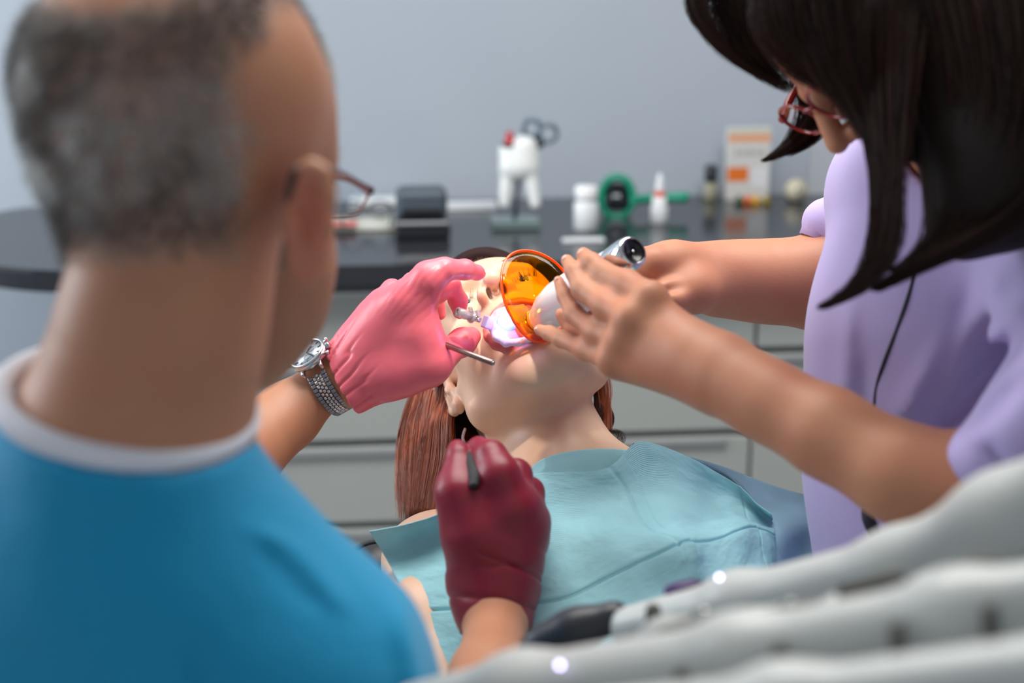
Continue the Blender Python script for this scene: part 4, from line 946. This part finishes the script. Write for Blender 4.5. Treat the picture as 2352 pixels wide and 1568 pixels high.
# tunic
tn = Body(.05)
tn.pc([(2165, 470, 1.24, 235), (2185, 760, 1.235, 300), (2190, 1050, 1.235, 308), (2190, 1420, 1.235, 312)], .05)
tn.pc([(2060, 430, 1.30, 150), (2280, 420, 1.20, 170), (2520, 620, 1.05, 190)], .05)
tn.pc([(2520, 620, 1.05, 190), (2440, 900, .99, 175), (2270, 1060, .99, 128)], .035)
tn.pc([(2010, 500, 1.36, 105), (1900, 512, 1.375, 60)], .03)
def tfold(X):
    px, py, d = pxd(X); f = 0
    for x0, y0, x1, y1, w, a in ((2352, 760, 2140, 1010, 34, -.013), (2352, 860, 2230, 990, 22, -.009), (2300, 620, 2060, 980, 34, .006), (2240, 660, 2090, 1020, 24, -.005), (1950, 700, 1935, 1000, 20, .004), (1990, 820, 1975, 1100, 16, -.003), (2260, 1010, 2330, 1150, 22, -.008)):
        u = np.array([x1 - x0, y1 - y0], float); L = np.linalg.norm(u); u /= L; s = (px - x0) * u[0] + (py - y0) * u[1]; t = -(px - x0) * u[1] + (py - y0) * u[0]
        f = f + 1.5 * a * np.exp(-(t / w) ** 2) * sst(-40, 60, s) * (1 - sst(L - 60, L + 40, s))
    return f + .004 * (fbm(X * 12, 2) - .42)
tn.disp = tfold; tn.dm = .032; inn = tn.clone(-.018); inn.disp = tfold
sl1 = (P(2160, 1095, .98), CV(-.78, -.55, .1)); sl2 = (P(1862, 530, 1.375), CV(-.6, -.8, 0))
def tunic(X, cull=None):
    d = np.maximum(tn.ev(X, cull), -inn.ev(X, cull))
    for c, n in (sl1,):
        n = n / np.linalg.norm(n); q = X - c; d = np.maximum(d, np.where(np.linalg.norm(q, axis=1) < .12, q @ n, -9))
    q = X - A(0, .02, -.10); d = np.maximum(d, -(np.linalg.norm(q, axis=1) - .075))
    return d
lo = P(1800, 1450, 1.4); hi = P(2750, 180, .9)
bb = np.array([P(x, y, d) for x in (1800, 2800) for y in (180, 1450) for d in (.85, 1.5)]); V, F = tn.mesh(.0045, 2, fn=tunic, bounds=(bb.min(0), bb.max(0)))
tu = vobj('tunic', (V, F), M_lil, asn)
def hit(fn, px, py, d0, d1, n=160):
    ds = np.linspace(d0, d1, n); v = fn(np.array([P(px, py, d) for d in ds])); i = np.where(v < 0)[0]
    return P(px, py, ds[i[0]] - .0012) if len(i) else P(px, py, (d0 + d1) / 2)
pp = [hit(tn.ev, x, y, .95, 1.4) for x, y in ((2115, 560), (2098, 640), (2078, 705), (2055, 770), (2030, 835), (2014, 890), (2008, 950), (2004, 1020), (1996, 1100), (2000, 1190), (2016, 1260), (2030, 1340))]
vobj('piping', tube(np.array(pp), .0017, 8, n=60), M_pipe, tu)
pp = [hit(tn.ev, x, y, .95, 1.4) for x, y in ((1984, 1150), (1996, 1190), (2012, 1235), (2018, 1280))]
vobj('slit', tube(np.array(pp), [RM(6, 1.1), RM(18, 1.1), RM(14, 1.1), RM(5, 1.1)], 8, n=20), M_pipe, tu)
V, F = lathe([(RM(46, 1.375), 0), (RM(50, 1.375), 0), (RM(52, 1.375), .018), (RM(47, 1.375), .02)], P(1872, 548, 1.378), CV(.35, .9, .1), 30, sx=.75, u=CV(1, 0, 0))
vobj('sleeve_hem', (V, F), M_lil, tu)
# hair: mass and locks
M_dk = hairmat('dark_brown_hair', (18, 8, 6), (62, 34, 25), .5, .25); M_dkm = mat('dark_hair_mass', lin((22, 13, 11)), .6, spec=.2)
hb = Body(.03); hb.ell(A(0, -.020, .055), (.084, .102, .084), AM)
hb.pc([(2190, 40, 1.03, 180), (2265, 250, 1.01, 140), (2275, 420, 1.0, 120), (2200, 530, 1.0, 60)], .04)
hb.pc([(2400, 60, 1.02, 190), (2400, 300, 1.0, 150), (2330, 440, 1.0, 90)], .04)
hb.pc([(2000, 40, 1.05, 80), (2030, 200, 1.03, 60), (2035, 330, 1.015, 32), (2036, 460, 1.01, 20)], .02)
hb.pc([(1850, -20, 1.08, 60), (1900, 120, 1.05, 46), (1965, 230, 1.03, 30)], .02)
hb.ell(A(.0, .10, -.01), (.05, .05, .055), AM, k=.015, op='sub')
V, F = hb.mesh(.003); ha = vobj('hair', (V, F), M_dkm, asn)
T0 = (1960, -260, 1.06)
G2 = [(4, [(2150, -150, 1.0, 110), (2230, 120, .97, 110), (2250, 340, .97, 90), (2200, 520, .98, 55), (2100, 600, .99, 20), (2035, 625, .99, 5)]),
      (5, [(2270, -150, 1.0, 140), (2360, 150, .96, 130), (2370, 360, .96, 95), (2270, 520, .97, 48), (2110, 610, .98, 24), (1985, 680, .99, 8)]),
      (3, [(2460, -100, 1.0, 130), (2470, 200, .97, 120), (2430, 380, .97, 80), (2330, 490, .97, 40), (2190, 575, .975, 18)]),
      (3, [(2040, -120, 1.05, 75), (2030, 120, 1.0, 60), (2035, 300, .985, 38), (2038, 430, .98, 28), (2030, 560, .98, 30), (1975, 655, .99, 24), (1850, 724, 1.0, 6)]),
      (1.6, [(1850, -260, 1.08, 70), (1690, -60, 1.10, 62), (1700, 90, 1.11, 40), (1760, 165, 1.12, 22), (1830, 215, 1.12, 12)]),
      (.8, [(1720, -200, 1.10, 40), (1600, -20, 1.11, 22), (1640, 90, 1.11, 14), (1720, 158, 1.115, 9), (1800, 196, 1.12, 6)]),
      (2.2, [(1880, -200, 1.02, 70), (1800, 0, 1.02, 60), (1820, 110, 1.02, 44), (1890, 180, 1.02, 30), (1960, 230, 1.01, 22)]),
      (2.4, [(1960, -200, 1.01, 80), (1900, 0, 1.0, 60), (1920, 130, 1.0, 50), (1970, 250, 1.0, 30), (2010, 340, .99, 16)]),
      (1.4, [(1900, -80, 1.20, 40), (1850, 120, 1.20, 34), (1868, 240, 1.19, 28), (1836, 310, 1.18, 20), (1790, 352, 1.175, 12), (1742, 374, 1.17, 4)]),
      (1.0, [(1930, -60, 1.20, 40), (1900, 150, 1.20, 30), (1893, 270, 1.19, 18), (1860, 325, 1.18, 12), (1800, 362, 1.175, 6)])]
vobj('hair_strands', strands(G2, 9500, .00030, 22, seed=9, jit=.9), M_dk, ha)
# her glasses
gl = empty('eyeglasses', A(0, .1, .02), label='red-framed eyeglasses worn by the dark-haired woman', cat='eyeglasses')
M_rf = mat('red_frame', lin((150, 30, 26)), .2, coat=.5)
for s in (-1, 1):
    a = np.linspace(0, 2 * math.pi, 33)[:-1]
    rr = vobj('rim', tube(np.array([A(s * .031 + .024 * math.cos(t), .101, .016 + .018 * math.sin(t)) for t in a]), .0016, 8, True), M_rf, gl)
    vobj('lens', lensmesh(np.array([A(s * .031 + .0235 * math.cos(t), .101, .016 + .0175 * math.sin(t)) for t in a]), .001), M_lens, rr)
    vobj('temple', tube([A(s * .056, .100, .024), A(s * .074, .070, .024), A(s * .080, .0, .020), A(s * .078, -.02, .008)], [.004, .0035, .002, .0018], 8, n=20), M_rf, gl)
vobj('bridge', tube([A(-.008, .102, .020), A(0, .105, .023), A(.008, .102, .020)], .0016, 8, n=8), M_rf, gl)

# ================================================================ curing light, shield, tray in the mouth
d0, d1 = P(1222, 744, 1.335), P(1457, 575, 1.195); ax = d1 - d0; Ld = np.linalg.norm(ax); ax /= Ld
cl_ = empty('curing_light', d0, label='white pen-shaped curing light with a chrome end held over the open mouth', cat='dental device')
M_gw = mat('gloss_white', lin((238, 238, 240)), .16, coat=.6); M_chr = mat('chrome', (.75, .76, .78), .06, 1.0); M_bk = mat('gloss_black', (.006, .006, .007), .25)
vobj('body', lathe([(.008, .0), (.0118, .002), (.0120, .009), (.0108, .012), (.0140, .022), (.0185, .036), (.0212, .056), (.0205, .085), (.0172, .115), (.0152, Ld - .032), (.0148, Ld - .028)], d0, ax, 40), M_gw, cl_)
ccp = vobj('chrome_cap', lathe([(.0150, Ld - .030), (.0153, Ld - .028), (.0152, Ld - .010), (.0142, Ld - .003), (.0118, Ld), (.0108, Ld - .0005)], d0, ax, 40), M_chr, cl_)
vobj('end_socket', lathe([(.0112, Ld - .001), (.0102, Ld - .0004), (.0085, Ld - .003), (0, Ld - .004)], d0, ax, 32), M_bk, cl_)
vobj('contact_pin', lathe([(0, Ld - .004), (.0014, Ld - .004), (.0012, Ld - .001), (0, Ld - .0008)], d0, ax, 12), M_chr, cl_)
vobj('neck_ring', lathe([(.0120, -.0035), (.0145, -.003), (.0150, .0), (.0140, .003), (.0120, .003)], d0, ax, 36), mat('cream_ring', lin((236, 230, 214)), .3), cl_)
vobj('neck_clip', lathe([(.0100, .004), (.0128, .006), (.0126, .010), (.010, .011)], d0, ax, 30), M_chr, cl_)
pv = [d0, P(1212, 762, 1.34), P(1196, 770, 1.345), P(1180, 764, 1.348), P(1172, 750, 1.352)]
vobj('light_probe', tube(pv, [RM(10, 1.34), RM(9.5, 1.34), RM(9, 1.34), RM(8, 1.35), RM(7, 1.35)], 12, n=26), mat('probe_glass', lin((120, 110, 150)), .08, .8), cl_)
M_led = D.materials.new('blue_violet_led'); M_led.use_nodes = True; bs_ = M_led.node_tree.nodes['Principled BSDF']; bs_.inputs['Emission Color'].default_value = (.45, .4, 1, 1); bs_.inputs['Emission Strength'].default_value = 4
vobj('probe_tip', lathe([(0, 0), (RM(6.5, 1.35), 0), (RM(5, 1.35), .0012), (0, .0016)], pv[-1], pv[-1] - pv[-2], 16), M_led, cl_)
tl = D.lights.new('curing_beam_light', 'POINT'); tl.energy = .038; tl.color = (.42, .34, 1.0); tl.shadow_soft_size = .004
to = D.objects.new('curing_beam_light', tl); COL.objects.link(to); to.location = P(1160, 734, 1.312); to.parent = cl_; to.matrix_parent_inverse = cl_.matrix_basis.inverted()
# orange shield
M_or = glassy('orange_shield', (1.0, .58, .01), rough=.04); M_oe = mat('orange_edge', lin((255, 92, 10)), .15, coat=.5)
vv = UP - ax * (UP @ ax); vv /= np.linalg.norm(vv); uu_ = np.cross(vv, ax); uu_ = uu_ if uu_ @ RT > 0 else -uu_
so_ = P(1226, 678, 1.328) ; sh = empty('orange_light_shield', so_, label='transparent orange oval shield on the neck of the curing light', cat='light shield')
a = np.linspace(0, 2 * math.pi, 65)[:-1]; el = []
for t in a:
    x, y = math.cos(t), math.sin(t); wdt = .0385 * (1 - .16 * max(-y, 0) ** 2 + .02 * y); e_ = uu_ * x * wdt + vv * y * .0445 + ax * (.010 * x * x - .002 + .004 * y); el.append(so_ + e_)
el = np.array(el); vobj('pane', lensmesh(el, -.004, .0016), M_or, sh); vobj('edge', tube(el, .0013, 8, True), M_oe, sh)
vobj('collar', lathe([(.0150, -.005), (.0178, -.005), (.0185, -.001), (.0178, .002), (.0150, .002)], d0, ax, 40), M_oe, sh)
# tray pressed over the lower lip, violet light tinted into its white base
M_put = mat('violet_tinted_putty', lin((226, 214, 246)), .3, sss=.15, bump=(260, .5, .0012)); TM = MC @ np.array([[.86, -.45, .2], [.5, .82, -.2], [-.06, .3, .95]])
TM, _ = np.linalg.qr(TM)
mt = empty('bite_tray', P(1180, 745, 1.33), label='glistening white bite tray, violet light put into its colour, filling the left of the open mouth', cat='dental tray')
b = Body(.008)
ol = [(1200, 706, 1.352), (1172, 712, 1.345), (1149, 728, 1.338), (1137, 750, 1.332), (1140, 774, 1.326), (1162, 788, 1.322), (1190, 786, 1.320), (1218, 776, 1.322), (1245, 768, 1.328)]
for p, q in zip(ol[:-1], ol[1:]): b.cone(P(*p), P(*q), RM(8, 1.33), RM(8, 1.33), .004)
b.cone(P(1166, 744, 1.334), P(1212, 742, 1.338), RM(43, 1.34), RM(43, 1.34), .006, flat=(CV(.1, .3, .94) / np.linalg.norm(CV(.1, .3, .94)), .34))
b.disp = lambda X: .0016 * (fbm(X * 230, 2) - .45); b.dm = .002
vobj('putty', b.mesh(.0011, 1), M_put, mt)
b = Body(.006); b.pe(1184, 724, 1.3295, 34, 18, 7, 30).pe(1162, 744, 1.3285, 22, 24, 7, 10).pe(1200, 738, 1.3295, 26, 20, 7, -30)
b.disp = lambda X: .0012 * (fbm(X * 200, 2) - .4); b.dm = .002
vobj('cyan_glint', b.mesh(.0009, 1), mat('cyan_glint_tint', lin((176, 232, 250)), .12, sss=.1), mt)  # cyan highlight on the tray, built as a pale coloured lump
M_clr = mat('clear_plastic', lin((240, 234, 236)), .12); M_clr.node_tree.nodes['Principled BSDF'].inputs['Transmission Weight'].default_value = .7
sv = empty('suction_connector', P(1080, 725, 1.31), label='small clear plastic tube connector beside the bite tray', cat='tube connector')
q0, q1 = P(1050, 716, 1.305), P(1122, 741, 1.325); aq = q1 - q0; Lq = np.linalg.norm(aq); aq /= Lq
vobj('tube', lathe([(.0028, 0), (.0046, 0), (.0046, .010), (.0042, .0105), (.0042, .0155), (.0028, .0155), (.0024, 0)], q0, aq, 20), M_clr, sv)
vobj('collar', lathe([(.0030, .0150), (.0060, .0155), (.0060, .0175), (.0030, .018)], q0, aq, 20), M_clr, sv)
vobj('rod', lathe([(0, .017), (.0030, .017), (.0030, .026), (0, .026)], q0, aq, 16), M_chr, sv)
RQ = np.stack([aq, np.cross(-FW, aq) / np.linalg.norm(np.cross(-FW, aq)), np.cross(aq, np.cross(-FW, aq) / np.linalg.norm(np.cross(-FW, aq)))], 1)
bmobj('block', boxm(q0 + aq * (Lq - .001), (.008, .012, .009), RQ, .0012), mat('lilac_plastic', lin((190, 176, 226)), .25), sv)
bmobj('wing', boxm(q0 + aq * .013 + RQ[:, 1] * .006, (.003, .005, .004), RQ @ np.array([[.8, -.6, 0], [.6, .8, 0], [0, 0, 1]]), .0006), M_clr, sv)
bmobj('wing', boxm(q0 + aq * .022 + RQ[:, 1] * .005, (.003, .006, .004), RQ @ np.array([[.8, -.6, 0], [.6, .8, 0], [0, 0, 1]]), .0006), M_clr, sv)

# ================================================================ delivery unit in the foreground
M_un = mat('unit_plastic', lin((192, 195, 192)), .35); M_ug = mat('unit_grey', lin((78, 78, 72)), .6); M_hp = mat('handpiece_grey', lin((176, 178, 174)), .25, .6)
un = empty('delivery_unit', P(1900, 1500, .73), label='white dental delivery unit with instrument cradles close in the lower right foreground', cat='delivery unit')
def blob(name, chain, m, k=.02, vox=.003, flat=None, parent=None):
    b = Body(k); b.pc(chain, k, flat=flat); return vobj(name, b.mesh(vox), m, parent)
fl = (UP * .9 - FW * .43, .45)
blob('tray_body', [(1500, 1640, 0.871, 150), (2000, 1560, 0.792, 200), (2560, 1400, 0.713, 240)], M_un, flat=fl, parent=un)
blob('rear_rail', [(1450, 1440, 0.924, 50), (1700, 1385, 0.871, 62), (2060, 1300, 0.792, 72), (2300, 1190, 0.739, 92), (2600, 1040, 0.686, 110)], M_un, flat=None, parent=un)
blob('front_rail', [(900, 1660, 0.792, 80), (1200, 1590, 0.739, 82), (1700, 1500, 0.660, 78), (2200, 1400, 0.607, 76), (2600, 1320, 0.581, 76)], M_un, parent=un)
blob('lower_rail', [(1200, 1690, 0.660, 80), (1800, 1610, 0.581, 70), (2500, 1520, 0.528, 76)], M_un, parent=un)
for i, (x, y, d) in enumerate(((1600, 1450, .77), (1800, 1420, .75), (2010, 1350, .72), (2225, 1315, .69))):
    blob('cradle', [(x - 70, y + 10, d - .02, 26), (x + 50, y - 20, d - .03, 28)], M_ug, parent=un)
for i, (x, y, d) in enumerate(((1500, 1432, .85), (1790, 1520, .63), (1565, 1575, .64), (2060, 1470, .60), (2275, 1430, .585), (2180, 1545, .56))):
    blob('slot', [(x, y - 30, d, 20), (x + 4, y + 34, d, 22)], M_ug, parent=un, vox=.002)
for i, (x, y, w) in enumerate(((1520, 1445, 'leftmost handpiece lying in the white delivery unit, beside the black hose'), (1720, 1425, 'second handpiece from the left in the white delivery unit'), (1930, 1390, 'third handpiece from the left in the white delivery unit'), (2140, 1340, 'rightmost handpiece in the white delivery unit'))):
    h = empty('handpiece', P(x, y, .75), label=w, cat='handpiece', group='handpieces in the delivery unit')
    blob('handle', [(x - 90, y + 50, .78 - i * .024, 17), (x, y + 14, .762 - i * .024, 22), (x + 90, y - 30, .748 - i * .024, 18)], M_un, parent=h, vox=.002)
    blob('ring', [(x + 84, y - 27, .745 - i * .024, 20), (x + 98, y - 34, .742 - i * .024, 20)], M_hp, parent=h, vox=.002)
hz = blob('instrument_hose', [(1175, 1525, .955, 12), (1245, 1480, .95, 28), (1320, 1445, .945, 36), (1410, 1415, .94, 38)], M_blk, vox=.003); tag(hz, 'black instrument hose running from the white delivery unit', 'hose')
b = Body(.01); b.pe(1570, 1348, .92, 52, 16, 30, 12); hz = vobj('joystick_cap', b.mesh(.002), mat('purple_plastic', lin((60, 34, 90)), .4)); tag(hz, 'small dark purple cap on the far edge of the delivery unit', 'cap')
M_vglint = D.materials.new('violet_glint_glow'); M_vglint.use_nodes = True; bs_ = M_vglint.node_tree.nodes['Principled BSDF']; bs_.inputs['Emission Color'].default_value = (.62, .55, 1, 1); bs_.inputs['Emission Strength'].default_value = 9  # glowing discs stand in for violet reflections on the unit
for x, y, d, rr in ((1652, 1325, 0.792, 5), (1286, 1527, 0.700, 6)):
    vobj('violet_glint', lathe([(0, 0), (RM(rr, d), 0), (RM(rr * .8, d), .001), (0, .0014)], P(x, y, d), -FW, 14), M_vglint, un)
